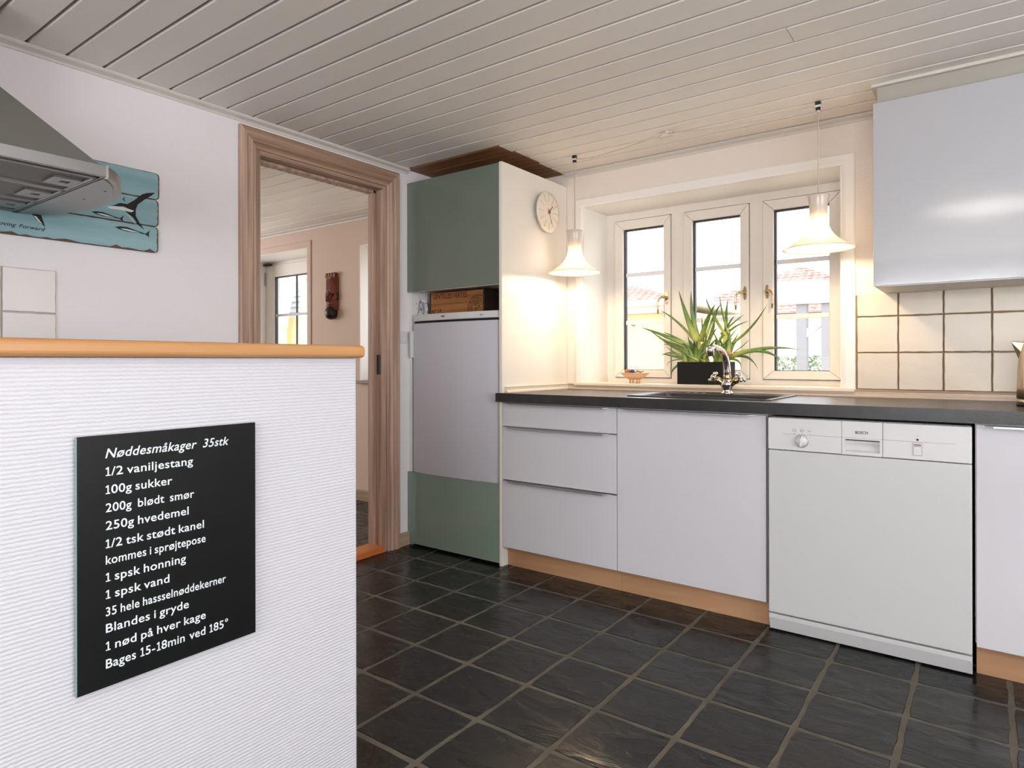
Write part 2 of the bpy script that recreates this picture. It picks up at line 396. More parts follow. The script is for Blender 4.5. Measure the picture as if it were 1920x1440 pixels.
# ================================================================== STRUCTURE
# ---- kitchen floor: a bed of grout with a slate tile laid into each square
fl = struct('floor', B(XL-.1, XR, YB, YW+.02, -.06, -.0018), 'grout_f', 'dark slate tile floor with brown grout in the kitchen')
fl2 = struct('floor', B(XO, XL-.1, YO, YW+.02, -.06, -.0018), 'grout_f', 'dark slate tile floor of the next room')
def tile_mesh(sz, seed):
    rnd = random.Random(seed); h = sz/2; n = 5; ring = []
    for side in range(4):
        for k in range(n):
            t = -h+2*h*k/n; j = rnd.uniform(-.0028, .0020) if k else rnd.uniform(-.001, .001)
            e = h+j - (.0022 if k == 0 else 0)
            tt = t + (.0022 if k == 0 else 0)
            ring.append([(tt,-e),(e,tt),(-tt,e),(-e,-tt)][side])
    mb = MB(); m = len(ring)
    vs = [(x,y,-.01) for x,y in ring]+[(x*1.0,y*1.0,-.0022) for x,y in ring]+[(x*.985,y*.985,rnd.uniform(-.0002,.0004)) for x,y in ring]+[(0,0,.0003)]
    fs = []
    for i in range(m):
        j = (i+1)%m; fs += [(i,j,m+j,m+i),(m+i,m+j,2*m+j,2*m+i),(2*m+i,2*m+j,3*m)]
    mb.add(vs, fs)
    me = mb.mesh('floor_tile', (0,0,0)); me.materials.append(M['slate']); return me
PX, PY = .2325, .233
TM = [tile_mesh(.2195, s) for s in range(6)]
def tile(parent, cx, cy):
    o = bpy.data.objects.new('tile', random.choice(TM)); C.objects.link(o); o.parent = parent
    p = wloc(parent); o.location = (cx-p.x, cy-p.y, -p.z)
    o.rotation_euler = (random.uniform(-.0025,.0025), random.uniform(-.0025,.0025), random.choice((0, math.pi)))
rest = MB(); nt_ = 0
def grid(parent, x0, x1, y0, y1):
    global rest
    i0 = math.ceil((x0+.235-PX*.5)/PX)-1; cells = []
    for i in range(-40, 40):
        for j in range(-40, 20):
            ax = -.235+PX*i; ay = -.143+PY*j
            a0, a1 = max(ax, x0), min(ax+PX, x1); b0, b1 = max(ay, y0), min(ay+PY, y1)
            if a1-a0 < .03 or b1-b0 < .03: continue
            cells.append((ax, ay, a0, a1, b0, b1))
    cells.sort(key=lambda c: (c[0]-.2)**2+(c[1]+1.3)**2)
    far = MB()
    for k, (ax, ay, a0, a1, b0, b1) in enumerate(cells):
        full = a1-a0 > PX-.001 and b1-b0 > PY-.001
        if k < 290 and full: tile(parent, ax+PX/2, ay+PY/2)
        else:
            g = .0065; bb = MB().box(a0+(g if a0 > x0 else .002), a1-(g if a1 < x1 else .002), b0+(g if b0 > y0 else .002), b1-(g if b1 < y1 else .002), -.01, .0)
            if k < 290: put('tile', bb, 'slate', parent, .0015, segs=1)
            else: far.add(bb.v, bb.f)
    if far.v: put('tile_field', far, 'slate', parent, kind='stuff')
grid(fl, XL, XR, YB, YW)
grid(fl2, XO, XL-.1, YO, YW)

# ---- ceilings: painted tongue-and-groove boards running along x
def board_mesh(name, L, m, wd=.112):
    g = .0045; c = .003
    prof = [(-wd/2+g, .008), (-wd/2+g, c), (-wd/2+g+c, 0), (wd/2-g-c, 0), (wd/2-g, c), (wd/2-g, .008)]
    mb = MB(); mb.prism(prof, 0, -L/2, L/2); me = mb.mesh(name, (0,0,0)); me.materials.append(M[m]); return me
def ceiling(x0, x1, y0, y1, label, raw=False):
    o = struct('ceiling', B(x0, x1, y0, y1, ZC+.008, ZC+.08), 'groove', label)
    p = wloc(o); cache = {}
    def bd(a, b, yc, m, name='ceiling_board'):
        k = (round(b-a, 3), m)
        if k not in cache: cache[k] = board_mesh('ceiling_board', b-a, m)
        q = bpy.data.objects.new(name, cache[k]); C.objects.link(q); q.parent = o; q.location = ((a+b)/2-p.x, yc-p.y, ZC-p.z+random.uniform(-.0006,.0006)); return q
    k = -60; i = 0
    cuts = [-.37, .9, 1.9, .15, 1.4]
    while True:
        yj = -.567+.112*k; k += 1
        if yj < y0-.06: continue
        if yj+.112 > y1+.10: break
        yc = yj+.056; i += 1
        if raw and yj > -.03:
            xx = -1.2+random.choice((0, -.012, -.02)); q = bd(x0, xx, yc, 'raw_board'); q['label'] = 'unpainted brown board above the tall cabinet'
            bd(xx, x1, yc, 'ceiling')
        elif raw and i % 3 == 1:
            c = cuts[(i//3) % 5]; bd(x0, c-.0008, yc, 'ceiling'); bd(c+.0008, x1, yc, 'ceiling')
        else: bd(x0, x1, yc, 'ceiling')
    return o
ceiling(XL-.04, XR, YB, YW, 'white painted board ceiling of the kitchen', True)
ceiling(XO, XL-.05, YO, YW, 'white painted board ceiling of the next room')

# ---- left wall with the doorway (opening y -.873 .. -.15, z up to 1.856)
DY0, DY1, DZ = -.872, -.15, 1.857
mb = MB().box(XL-.09, XL, YB, DY0, 0, ZC).box(XL-.09, XL, DY1, YW+.02, 0, ZC).box(XL-.09, XL, DY0, DY1, DZ, ZC)
wl = struct('wall_left', mb, 'wall', 'white painted wall with the doorway and the blue sign')
d1 = root('door_1', (XL, (DY0+DY1)/2, 0), 'doorway with limewashed pine casing', kind='structure')
prof = [(-.0, 0), (0, .016), (.006, .02), (.03, .02), (.036, .015), (.046, .0185), (.056, .0185), (.062, .0125), (.072, .014), (.083, .010), (.083, 0)]
for k, s in enumerate(sweep_frame(DY0-.083, DY1+.083, 0, DZ+.083, prof, lambda a, b, h: (XL+h, a, b))):
    put('casing', s, 'limewash_h' if k == 1 else 'limewash', d1)
jm = MB().box(XL-.1, XL+.0, DY0, DY0+.018, 0, DZ); put('jamb', jm, 'limewash', d1)
jr = put('jamb', MB().box(XL-.1, XL+.0, DY1-.018, DY1, 0, DZ), 'limewash', d1)
put('door_stop', MB().box(XL-.1, XL-.055, DY1-.03, DY1-.018, 0, DZ-.018).box(XL-.1, XL-.055, DY0+.018, DY0+.03, 0, DZ-.018).box(XL-.1, XL-.055, DY0+.018, DY1-.018, DZ-.03, DZ-.018), 'limewash', d1)
put('head_jamb', MB().box(XL-.1, XL+.0, DY0+.018, DY1-.018, DZ-.018, DZ), 'limewash_h', d1)
put('strike_plate', MB().box(XL-.046, XL-.02, DY1-.0205, DY1-.0175, .9, 1.0), 'black', d1, .001, 'dark metal strike plate')
put('threshold', MB().box(XL-.1, XL+.012, DY0+.018, DY1-.018, 0, .03), 'oak_orange', d1, .004, 'orange varnished wooden threshold')
for s in sweep_frame(DY0-.083, DY1+.083, 0, DZ+.083, prof, lambda a, b, h: (XL-.09-h, a, b)): put('casing', s, 'limewash', d1)
struct('baseboard_left', MB().box(XL, XL+.014, DY1+.083, .02, 0, .07), 'baseboard', bevel=.003)
struct('baseboard_left', MB().box(XL, XL+.014, YB, DY0-.083, 0, .07), 'baseboard', bevel=.003)

# ---- window wall (kitchen part) with its opening
WX0, WX1, WZ0, WZ1 = -1.095, .1465, .852, 1.787
mb = MB()
mb.box(XL, WX0, YW, YW+WT, 0, ZC).box(WX1, XR, YW, YW+WT, 0, ZC).box(WX0, WX1, YW, YW+WT, 0, WZ0-.02).box(WX0, WX1, YW, YW+WT, WZ1, ZC)
wf = struct('wall_front', mb, 'wall_warm', 'cream wall with the three-part kitchen window')
# glazed wall tiles above the worktop
xs = [.204, .352, .503, .653, .803, .953, 1.103, 1.253, 1.403, 1.553]; zs = [.848, .998, 1.145, 1.245]
put('tile_bed', MB().box(.2005, 1.56, YW-.004, YW, .846, 1.236), 'grout_w', wf)
def wavy_tile(x0, x1, z0, z1, y0, y1, seed):
    r = random.Random(seed); n = 6; g = .0027; pts = []
    x0 += g; x1 -= g; z0 += g; z1 -= g
    for k in range(n): pts.append((x0+(x1-x0)*k/n, z0+r.uniform(-.0009,.0009)))
    for k in range(n): pts.append((x1+r.uniform(-.0009,.0009), z0+(z1-z0)*k/n))
    for k in range(n): pts.append((x1-(x1-x0)*k/n, z1+r.uniform(-.0009,.0009)))
    for k in range(n): pts.append((x0+r.uniform(-.0009,.0009), z1-(z1-z0)*k/n))
    return pts
for i in range(len(xs)-1):
    for j in range(3):
        pts = wavy_tile(xs[i], xs[i+1], zs[j], zs[j+1] if j < 2 else 1.24, 0, 0, i*7+j)
        put('tile', MB().prism(pts, 1, YW-.009, YW-.003), 'tilew', wf, .002)
# tiles beside the hob on the left wall
ztl = [.84, .982, 1.125, 1.267]; ytl = [-1.6, -1.747, -1.895, -2.043, -2.19, -2.338, -2.486]
put('tile_bed', MB().box(XL, XL+.003, ytl[-1], ytl[0]-.001, .84, 1.266), 'grout_l', wl)
for i in range(6):
    for j in range(3):
        pts = [(a, b) for a, b in wavy_tile(ytl[i+1], ytl[i], ztl[j], ztl[j+1], 0, 0, 100+i*7+j)]
        put('tile', MB().prism(pts, 0, XL+.002, XL+.008), 'tilel', wl, .002)

# ---- kitchen window
w1 = root('window_1', ((WX0+WX1)/2, YW, WZ0), 'white three-part kitchen window over the sink', kind='structure')
FY = .84                                  # front plane of the frame
tp = [(0, 0), (0, .006), (.006, .010), (.035, .010), (.047, .006), (.047, 0)]
for s in sweep_frame(WX0-.047, WX1+.052, WZ0-.01, WZ1+.043, tp, lambda a, b, h: (a, YW-h, b)): put('window_casing', s, 'reveal', w1)
rv = MB().box(WX0-.004, WX0+.004, YW-.002, FY+.06, WZ0, WZ1).box(WX1-.004, WX1+.004, YW-.002, FY+.06, WZ0, WZ1).box(WX0, WX1, YW-.002, FY+.06, WZ1-.004, WZ1+.004)
put('reveal', rv, 'reveal', w1)
put('window_sill', MB().box(WX0-.05, WX1+.05, YW-.022, YW, WZ0-.016, WZ0).box(WX0, WX1, YW-.0, FY+.06, WZ0-.016, WZ0), 'sill', w1, .003, 'cream painted window sill')
def rectframe(x0, x1, z0, z1, wl_, wr_, wb_, wt_, y0, y1):
    m_ = MB(); m_.box(x0, x0+wl_, y0, y1, z0, z1).box(x1-wr_, x1, y0, y1, z0, z1).box(x0+wl_, x1-wr_, y0, y1, z0, z0+wb_).box(x0+wl_, x1-wr_, y0, y1, z1-wt_, z1); return m_
cas = [(-1.040,-.714), (-.640,-.308), (-.241,.105)]
gls = [(-.990,-.752), (-.594,-.349), (-.191,.054)]
fr = MB().box(WX0, cas[0][0]-.003, FY, FY+.07, WZ0, WZ1).box(cas[0][1]+.003, cas[1][0]-.003, FY, FY+.07, WZ0, WZ1).box(cas[1][1]+.003, cas[2][0]-.003, FY, FY+.07, WZ0, WZ1).box(cas[2][1]+.003, WX1, FY, FY+.07, WZ0, WZ1)
for c in cas: fr.box(c[0]-.003, c[1]+.003, FY, FY+.07, WZ0, .873).box(c[0]-.003, c[1]+.003, FY, FY+.07, 1.744, WZ1)
for c, g in zip(cas, gls): # rebate behind each casement
    fr.box(c[0]-.003, g[0]-.012, FY+.052, FY+.07, .873, 1.744).box(g[1]+.012, c[1]+.003, FY+.052, FY+.07, .873, 1.744).box(g[0]-.012, g[1]+.012, FY+.052, FY+.07, .873, .905).box(g[0]-.012, g[1]+.012, FY+.052, FY+.07, 1.704, 1.744)
put('window_frame', fr, 'pvc', w1, .0)
for i, (c, g) in enumerate(zip(cas, gls)):
    z0, z1, gz0, gz1 = .877, 1.740, .917, 1.692
    # mitred casement members
    m_ = MB()
    o_ = [(c[0],z0),(c[1],z0),(c[1],z1),(c[0],z1)]; n_ = [(g[0],gz0),(g[1],gz0),(g[1],gz1),(g[0],gz1)]
    for k in range(4):
        j = (k+1)%4; e = .0006
        a, b, cc, d = [Vector((p[0], 0, p[1])) for p in (o_[k], o_[j], n_[j], n_[k])]
        dr = (b-a).normalized(); a += dr*e; b -= dr*e; cc -= dr*e; d += dr*e
        vs = [(p.x, FY-.012, p.z) for p in (a,b,cc,d)]+[(p.x, FY+.05, p.z) for p in (a,b,cc,d)]
        m_.add(vs, [(0,1,2,3),(7,6,5,4),(0,4,5,1),(1,5,6,2),(2,6,7,3),(3,7,4,0)])
    cs = put('casement', m_, 'pvc', w1, .003)
    put('gasket', rectframe(g[0], g[1], gz0, gz1, .0075, .003, .003, .0075, FY+.006, FY+.03), 'gasket', cs)
    put('glass', MB().box(g[0]+.002, g[1]-.002, FY+.024, FY+.028, gz0, gz1), 'glass', cs)
    for zm in (1.441, 1.177):
        put('muntin', MB().box(g[0]+.0075, g[1]-.003, FY+.010, FY+.023, zm-.011, zm+.011), 'muntin', cs, .002)
    hx = [-.733, -.325, -.220][i]; sg = [-1, -1, 1][i]; hz = 1.30; hy = FY-.012
    h = put('handle', MB().prism([(hx+.011*math.cos(a)*(.75+.25*abs(math.sin(a))), hz+.034*math.sin(a)) for a in [k*math.pi/8 for k in range(16)]], 1, hy-.004, hy), 'brass', cs, .001, 'chrome hook-shaped window handle')
    hp = [(hx, hy-.003, hz), (hx, hy-.02, hz+.002), (hx+sg*.012, hy-.032, hz+.004), (hx+sg*.028, hy-.036, hz-.004), (hx+sg*.036, hy-.036, hz-.022), (hx+sg*.034, hy-.037, hz-.055), (hx+sg*.033, hy-.038, hz-.085)]
    put('lever', MB().tube(hp, [.009,.008,.0065,.006,.0055,.005,.0045], 10), 'brass', cs)

# ---- window wall of the next room: glazed door and a second window
D2 = (-4.43, -3.48, 1.822); V2 = (-2.885, -2.02, .835, 1.776)
mb = MB()
mb.box(XO-.1, D2[0], YW, YW+WT, 0, ZC).box(D2[0], D2[1], YW, YW+WT, D2[2], ZC).box(D2[1], V2[0], YW, YW+WT, 0, ZC)
mb.box(V2[0], V2[1], YW, YW+WT, 0, V2[2]).box(V2[0], V2[1], YW, YW+WT, V2[3], ZC).box(V2[1], XL-.09, YW, YW+WT, 0, ZC)
struct('wall_front', mb, 'wall_pink', 'dusty pink wall of the next room')
struct('wall_left', B(XO-.1, XO, -2.1, YW, 0, .7).box(XO-.1, XO, -2.1, YW, 1.8, ZC).box(XO-.1, XO, -.3, YW, .7, 1.8).box(XO-.1, XO, YO, -2.1, 0, ZC), 'wall_pink', 'far wall of the next room')
struct('wall_back', B(XO-.1, XL-.09, YO-.1, YO, 0, ZC), 'wall_pink', 'rear wall of the next room')
# pink skin on the next-room side of the partition
mb = MB().box(XL-.092, XL-.09, YO, DY0-.02, 0, ZC).box(XL-.092, XL-.09, DY1+.02, YW, 0, ZC).box(XL-.092, XL-.09, DY0-.02, DY1+.02, DZ+.02, ZC)
put('plaster_face', mb, 'wall_pink', wl)
d2 = root('door_2', ((D2[0]+D2[1])/2, YW, 0), 'white glazed terrace door in the next room', kind='structure')
for s in sweep_frame(D2[0]-.05, D2[1]+.05, 0, D2[2]+.05, [(0,0),(0,.005),(.006,.008),(.044,.008),(.05,.005),(.05,0)], lambda a, b, h: (a, YW-h, b)): put('door_casing', s, 'wall_pink', d2)
put('reveal', MB().box(D2[0]-.003, D2[0]+.004, YW-.001, .9, 0, D2[2]).box(D2[1]-.004, D2[1]+.003, YW-.001, .9, 0, D2[2]).box(D2[0], D2[1], YW-.001, .9, D2[2]-.004, D2[2]+.003), 'reveal', d2)
put('door_frame', MB().box(D2[0], D2[1], .887, .93, 1.76, D2[2]).box(D2[0], -4.39, .887, .93, 0, 1.76).box(-3.52, D2[1], .887, .93, 0, 1.76).box(D2[0], D2[1], .85, .887, 1.794, D2[2]), 'pvc', d2)
dl = put('door_leaf', rectframe(-4.422, -3.49, .02, 1.79, .128, .128, .25, .1, .84, .885), 'pvc', d2, .003)
put('gasket', rectframe(-4.294, -3.618, .27, 1.69, .008, .008, .008, .008, .846, .87), 'gasket', dl)
put('glass', MB().box(-4.29, -3.62, .858, .862, .27, 1.69), 'glass', dl)
for xm in (-3.995, -3.78): put('muntin', MB().box(xm-.007, xm+.007, .848, .858, .278, 1.682), 'gasket', dl)
for zm in (1.36, 1.0, .64): put('muntin', MB().box(-4.286, -3.626, .846, .856, zm-.01, zm+.01), 'plastic_grey', dl)
for hz in (1.68, 1.0): put('hinge', MB().lathe([(.009,0),(.009,.11),(.007,.115)], (-4.427, .832, hz-.06), (0,0,1), 12), 'alu', dl)
put('closer', MB().box(-4.425, -4.33, .815, .84, 1.792, 1.806), 'black', d2, .002)
w2 = root('window_2', ((V2[0]+V2[1])/2, YW, V2[2]), 'bright window reveal at right in the next room', kind='structure')
put('reveal', MB().box(V2[0]-.003, V2[0]+.004, YW-.001, .92, V2[2], V2[3]).box(V2[1]-.004, V2[1]+.003, YW-.001, .92, V2[2], V2[3]).box(V2[0], V2[1], YW-.001, .92, V2[3]-.004, V2[3]), 'reveal', w2)
put('window_sill', MB().box(V2[0]-.02, V2[1]+.02, YW-.03, .92, V2[2]-.022, V2[2]), 'baseboard', w2, .003)
put('window_frame', rectframe(V2[0], V2[1], V2[2], V2[3], .06, .06, .06, .06, .86, .92), 'pvc', w2, .003)
put('glass', MB().box(V2[0]+.06, V2[1]-.06, .888, .892, V2[2]+.06, V2[3]-.06), 'glass', w2)
struct('baseboard_front', B(D2[1]+.05, XL-.09, YW-.015, YW, 0, .075), 'baseboard', bevel=.003)

# ---- the remaining walls of the kitchen with the windows the daylight comes through
def winwall(name, ax, lo, hi, a0, a1, b0, b1, z0, z1, m, label):
    """wall across axis ax between lo..hi, from a0 to a1, with an opening b0..b1, z0..z1"""
    mb = MB(); f = (lambda p, q, s, t: mb.box(lo, hi, p, q, s, t)) if ax == 0 else (lambda p, q, s, t: mb.box(p, q, lo, hi, s, t))
    f(a0, b0, 0, ZC); f(b1, a1, 0, ZC); f(b0, b1, 0, z0); f(b0, b1, z1, ZC); return struct(name, mb, m, label)
winwall('wall_right', 0, XR, XR+.3, YB, YW+WT, -3.1, -.7, .6, 1.9, 'wall', 'white wall to the right of the camera')
winwall('wall_back', 1, YB-.3, YB, XL-.09, XR+.3, -.4, 2.2, .6, 1.9, 'wall', 'white wall behind the camera')
for nm, a in (('window_3', 0), ('window_4', 1)):
    r_ = root(nm, (XR+.1, -1.9, .6) if a == 0 else (.9, YB-.1, .6), kind='structure')
    r_['label'] = 'large window in the right wall' if a == 0 else 'large window behind the camera'
    lo, hi = (-3.1, -.7) if a == 0 else (-.4, 2.2)
    m_ = MB(); g_ = MB()
    for (p, q, s, t) in ((lo,lo+.06,.6,1.9),(hi-.06,hi,.6,1.9),(lo,hi,.6,.66),(lo,hi,1.84,1.9),((lo+hi)/2-.03,(lo+hi)/2+.03,.6,1.9)):
        if a == 0: m_.box(XR+.08, XR+.14, p, q, s, t)
        else: m_.box(p, q, YB-.14, YB-.08, s, t)
    put('window_frame', m_, 'pvc', r_, .003)
    if a == 0: g_.box(XR+.108, XR+.112, lo+.06, hi-.06, .66, 1.84)
    else: g_.box(lo+.06, hi-.06, YB-.112, YB-.108, .66, 1.84)
    put('glass', g_, 'glass', r_)

# ---- cornices
cp = [(0,0),(0,.026),(.004,.026),(.007,.018),(.013,.014),(.022,.010),(.026,.004),(.026,0)]
def cornice(axis, a0, a1, w0, d, label=None):
    mb = MB(); poly = [(w0+d*p, ZC-q) for p, q in cp]
    mb.prism(poly, axis, a0, a1); return mb
struct('trim_1', cornice(1, YB, .0, XL, 1), 'cornice', 'white cornice along the left wall')
struct('trim_2', cornice(0, -1.2, .3, YW, -1), 'cornice', 'cream cornice above the kitchen window')
struct('trim_3', cornice(0, XO, XL-.1, YW, -1), 'cornice', 'cornice of the next room')
# boxed soffit above the wall cabinets
struct('trim_4', B(.315, 1.9, .29, YW, 1.9, ZC), 'soffit', 'painted soffit above the white wall cabinets')
struct('trim_5', MB().box(.297, 1.9, .272, .29, ZC-.012, ZC).box(.297, .315, .29, YW-.03, ZC-.012, ZC), 'cornice', 'thin moulding around the soffit', .002)

# ---- the half wall in the foreground
hw = struct('wall_divider', B(-.70, -.5186, -3.6, -1.443, 0, .975), 'woven', 'white half wall covered in ribbed wallpaper', .004)
slab = put('counter_top', MB().box(-.74, -.4985, -3.6, -1.431, .975, 1.003), 'beech_slab', None, .009, segs=4)
tag(slab, 'oiled beech ledge lying along the top of the white half wall', 'ledge')

# ================================================================== FURNITURE
# ---- tall cabinet with the fridge niche
TX0, TX1, TZ = -1.83, -1.2, 1.908
tc = root('tall_cabinet', ((TX0+TX1)/2, .28, 0), 'tall fridge cabinet with sage green doors between doorway and worktop', 'cabinet')
put('side_panel', B(TX1-.017, TX1, 0, YW-.003, 0, TZ), 'panel_cream', tc, .001, 'cream white side panel carrying the clock')
put('side_panel', B(TX0+.001, TX0+.019, .015, YW-.003, 0, TZ-.006), 'carcass', tc, .001)
put('back_panel', B(TX0+.019, TX1-.017, YW-.012, YW-.004, .06, TZ-.01), 'carcass', tc)
put('top_panel', B(TX0+.019, TX1-.017, .02, YW-.012, TZ-.024, TZ-.006), 'carcass', tc)
put('shelf', B(TX0+.019, TX1-.017, .02, YW-.012, 1.341, 1.359), 'carcass', tc)
put('shelf', B(TX0+.019, TX1-.017, .02, YW-.012, .352, .370), 'carcass', tc)
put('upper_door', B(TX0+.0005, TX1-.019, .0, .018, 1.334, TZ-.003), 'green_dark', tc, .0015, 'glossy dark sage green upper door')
put('door_rail', B(TX0+.0005, TX1-.019, .001, .018, 1.328, 1.3335), 'alu', tc)
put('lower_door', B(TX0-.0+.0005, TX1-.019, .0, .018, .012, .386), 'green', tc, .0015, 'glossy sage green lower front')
ph = MB()
for k in range(15):
    for yy in (.05, .085): ph.lathe([(.0025,0),(.0025,.0006)], (TX0+.019, yy, .44+k*.064), (1,0,0), 8)
put('peg_holes', ph, 'dark', tc, kind='stuff')

# ---- fridge
fr_ = root('fridge', (-1.525, .28, .372), 'white built-in fridge standing between the sage green fronts', 'fridge')
fx0, fx1 = -1.797, -1.232
put('body', B(fx0, fx1, .05, .55, .372, 1.172), 'fridge', fr_, .003)
# slightly bowed door
n = 14; pf = [(fx0, .045)]
for k in range(n+1):
    t = k/n; x = fx0+(fx1-fx0)*t; pf.append((x, .012-.022*math.sin(math.pi*t)**.7))
pf.append((fx1, .045))
put('fridge_door', MB().prism(pf, 2, .385, 1.164, True), 'fridge', fr_, .004)
put('top_panel', MB().prism([(x, y+.001) for x, y in pf], 2, 1.175, 1.209, True).box(fx0, fx1, .045, .55, 1.175, 1.209), 'plastic', fr_, .003)
put('gap_seal', B(fx0+.004, fx1-.004, .02, .05, 1.164, 1.175), 'dark', fr_)
put('handle', MB().box(fx0-.013, fx0+.002, -.004, .03, .985, 1.125), 'plastic', fr_, .004, 'white recessed edge handle')
put('foot', MB().lathe([(.012,0),(.012,.012)], (fx1-.03, .02, .373), (0,0,1), 14), 'dark', fr_)
lt = MB(); text(lt, 'A++', (-1.33, -.006, 1.187), (1,0,.0), (0,0,1), .008)
e = [(-1.578,0),(-1.585,.002),(-1.568,.0025),(-1.5655,.008),(-1.563,.0025),(-1.546,.002),(-1.553,0),(-1.563,-.0015),(-1.5655,-.006),(-1.568,-.0015)]
lt.prism([(x, 1.192+z) for x, z in e], 1, -.0115, -.011)
put('small_print', lt, 'ink', fr_, kind='stuff')

# ---- things on top of the fridge
cr = root('wooden_crate', (-1.57, .28, 1.209), 'brown wooden lentil crate with red stencilled letters on top of the fridge', 'crate')
cx0, cx1, cy0, cy1, cz0, cz1 = -1.775, -1.408, .12, .42, 1.21, 1.332
for k in range(2): put('front_slat', B(cx0+.003, cx1-.004, cy0, cy0+.01, cz0+.0605*k, cz0+.0605*(k+1)-.0008), 'crate', cr, .0008)
put('back_slat', B(cx0+.003, cx1-.004, cy1-.01, cy1, cz0, cz1), 'crate', cr)
put('end_board', B(cx1-.004, cx1+.006, cy0-.001, cy1, cz0, cz1), 'crate_dark', cr, .001, 'dark brown end board')
put('end_board', B(cx0-.004, cx0+.003, cy0-.001, cy1, cz0, cz1), 'crate_dark', cr, .001)
put('bottom_board', B(cx0+.003, cx1-.004, cy0+.01, cy1-.01, cz0, cz0+.008), 'crate', cr)
t1 = MB(); text(t1, 'LENTILLES VERTES', (-1.752, cy0-.0006, 1.297), (1,0,0), (0,0,1), .026, .235, .012); put('red_lettering', t1, 'red_ink', cr)
t2 = MB(); text(t2, 'Nº 14', (-1.765, cy0-.0006, 1.222), (.99,0,.08), (0,0,1), .018, .07, .01)
put('number_lettering', t2, 'ink', cr); t2 = MB()
cc = Vector((-1.445, cy0-.0006, 1.236))
def ring(mb, c, r0, r1, lim):
    n = 48
    for k in range(n):
        a, b = 2*math.pi*k/n, 2*math.pi*(k+1)/n
        q = [(c.x+r*math.cos(t), c.y, c.z+r*math.sin(t)) for r, t in ((r0,a),(r1,a),(r1,b),(r0,b))]
        if all(p[0] < lim and p[2] > cz0+.001 for p in q): mb.add(q, [(0,1,2,3)])
ring(t2, cc, .0635, .0665, cx1-.005); ring(t2, cc, .040, .0425, cx1-.005)
for k, ch in enumerate('LELPHYUOLEM'):
    a = R(192-14.2*k)
    u = Vector((math.sin(a), 0, -math.cos(a))); v = Vector((math.cos(a), 0, math.sin(a))); p = cc+v*.046
    if p.x+v.x*.016 < cx1-.006 and p.z > cz0+.003: text(t2, ch, p, u, v, .012, None, .01, center=True)
text(t2, 'DU', (-1.462, cy0-.0006, 1.247), (.85,0,.5), (-.5,0,.85), .015, None, .015)
text(t2, 'PUY', (-1.458, cy0-.0006, 1.223), (.85,0,.5), (-.5,0,.85), .015, None, .015)
put('round_stamp', t2, 'ink', cr)
# crumpled bag beside the crate
mb = MB(); rr = random.Random(5); nn = 9; vs = []
for j in range(nn):
    for k in range(12):
        a = 2*math.pi*k/12; z = 1.2105+.078*j/(nn-1); r = .014*(1.15-.5*j/(nn-1))*rr.uniform(.7,1.15)
        vs.append((-1.784+r*math.cos(a)*1.4, .078+2.0*r*math.sin(a), z))
fs = [(j*12+k, j*12+(k+1)%12, (j+1)*12+(k+1)%12, (j+1)*12+k) for j in range(nn-1) for k in range(12)]+[tuple(range(11,-1,-1)), tuple((nn-1)*12+k for k in range(12))]
mb.add(vs, fs)
bag = root('folded_bag', (-1.784, .078, 1.2105), 'crumpled white bag with dark lines squeezed in left of the wooden crate', 'bag')
put('bag_body', mb, 'paper', bag)
# dark printed lines as thin raised strokes on its front
ls = MB()
for k in range(9):
    z = 1.219+.007*k; ls.tube([(-1.797, .066-.002*(k%2), z+.020), (-1.780, .050+.001*(k%3)+.0012*k, z+.008), (-1.760, .060, z-.006)], .0011, 5)
put('printed_lines', ls, 'ink', bag)

# ---- base cabinets
def grip(x0, x1, z, parent, m='alu', t0=.02, t1=.035):
    """long edge grip: back strip on the whole front, a lip with slanted ends"""
    mb = MB().box(x0+.001, x1-.001, -.0015, .016, z-.0005, z+.0012)
    mb.prism([(x0+t0, -.001), (x0+t0+.022, -.021), (x1-t1-.022, -.021), (x1-t1, -.001)], 2, z-.001, z+.0012)
    mb.box(x0+t0+.022, x1-t1-.022, -.0225, -.0205, z-.005, z+.0012)
    put('handle', mb, m, parent, 0, 'long aluminium edge handle')
du = root('drawer_unit', (-.9, .28, 0), 'white three-drawer unit next to the tall cabinet', 'cabinet')
put('body', B(-1.198, -.603, .02, .555, .1, .772), 'carcass', du)
put('plinth', B(-1.198, -.601, .042, .058, 0, .1), 'beech', du, 0, 'beech coloured plinth board')
for z0, z1 in ((.664, .768), (.413, .658), (.095, .407)):
    d = put('drawer', B(-1.1975, -.6025, 0, .019, z0, z1), 'lacquer', du, .001)
    grip(-1.1975, -.6025, z1, d)
su = root('sink_cabinet', (-.3, .28, 0), 'white single-door sink cabinet left of the dishwasher', 'cabinet')
put('body', B(-.599, -.003, .02, .05, .1, .772).box(-.599, -.585, .05, .555, .1, .772).box(-.02, -.003, .05, .555, .1, .772).box(-.585, -.02, .05, .555, .1, .116), 'carcass', su)
put('plinth', B(-.6, -.004, .042, .058, 0, .1), 'beech', su, 0, 'beech coloured plinth board')
d = put('cabinet_door', B(-.5995, -.0035, 0, .019, .095, .768), 'lacquer', su, .001); grip(-.5995, -.0035, .768, d)
for (x0, nm, lb) in ((.6125, 'base_cabinet', 'white base cabinet cut by the right edge, right of the dishwasher'), (1.2135, 'base_cabinet', 'white base cabinet furthest right beyond the dishwasher')):
    bc = root(nm, (x0+.3, .28, 0), lb, 'cabinet', 'base cabinets right of the dishwasher')
    put('body', B(x0-.002, x0+.598, .02, .555, .1, .772), 'carcass', bc); put('plinth', B(x0+.0, x0+.598, .042, .058, 0, .1), 'beech', bc, 0, 'beech coloured plinth board')
    d = put('cabinet_door', B(x0+.001, x0+.597, 0, .019, .095, .768), 'lacquer', bc, .001); grip(x0+.001, x0+.597, .768, d)

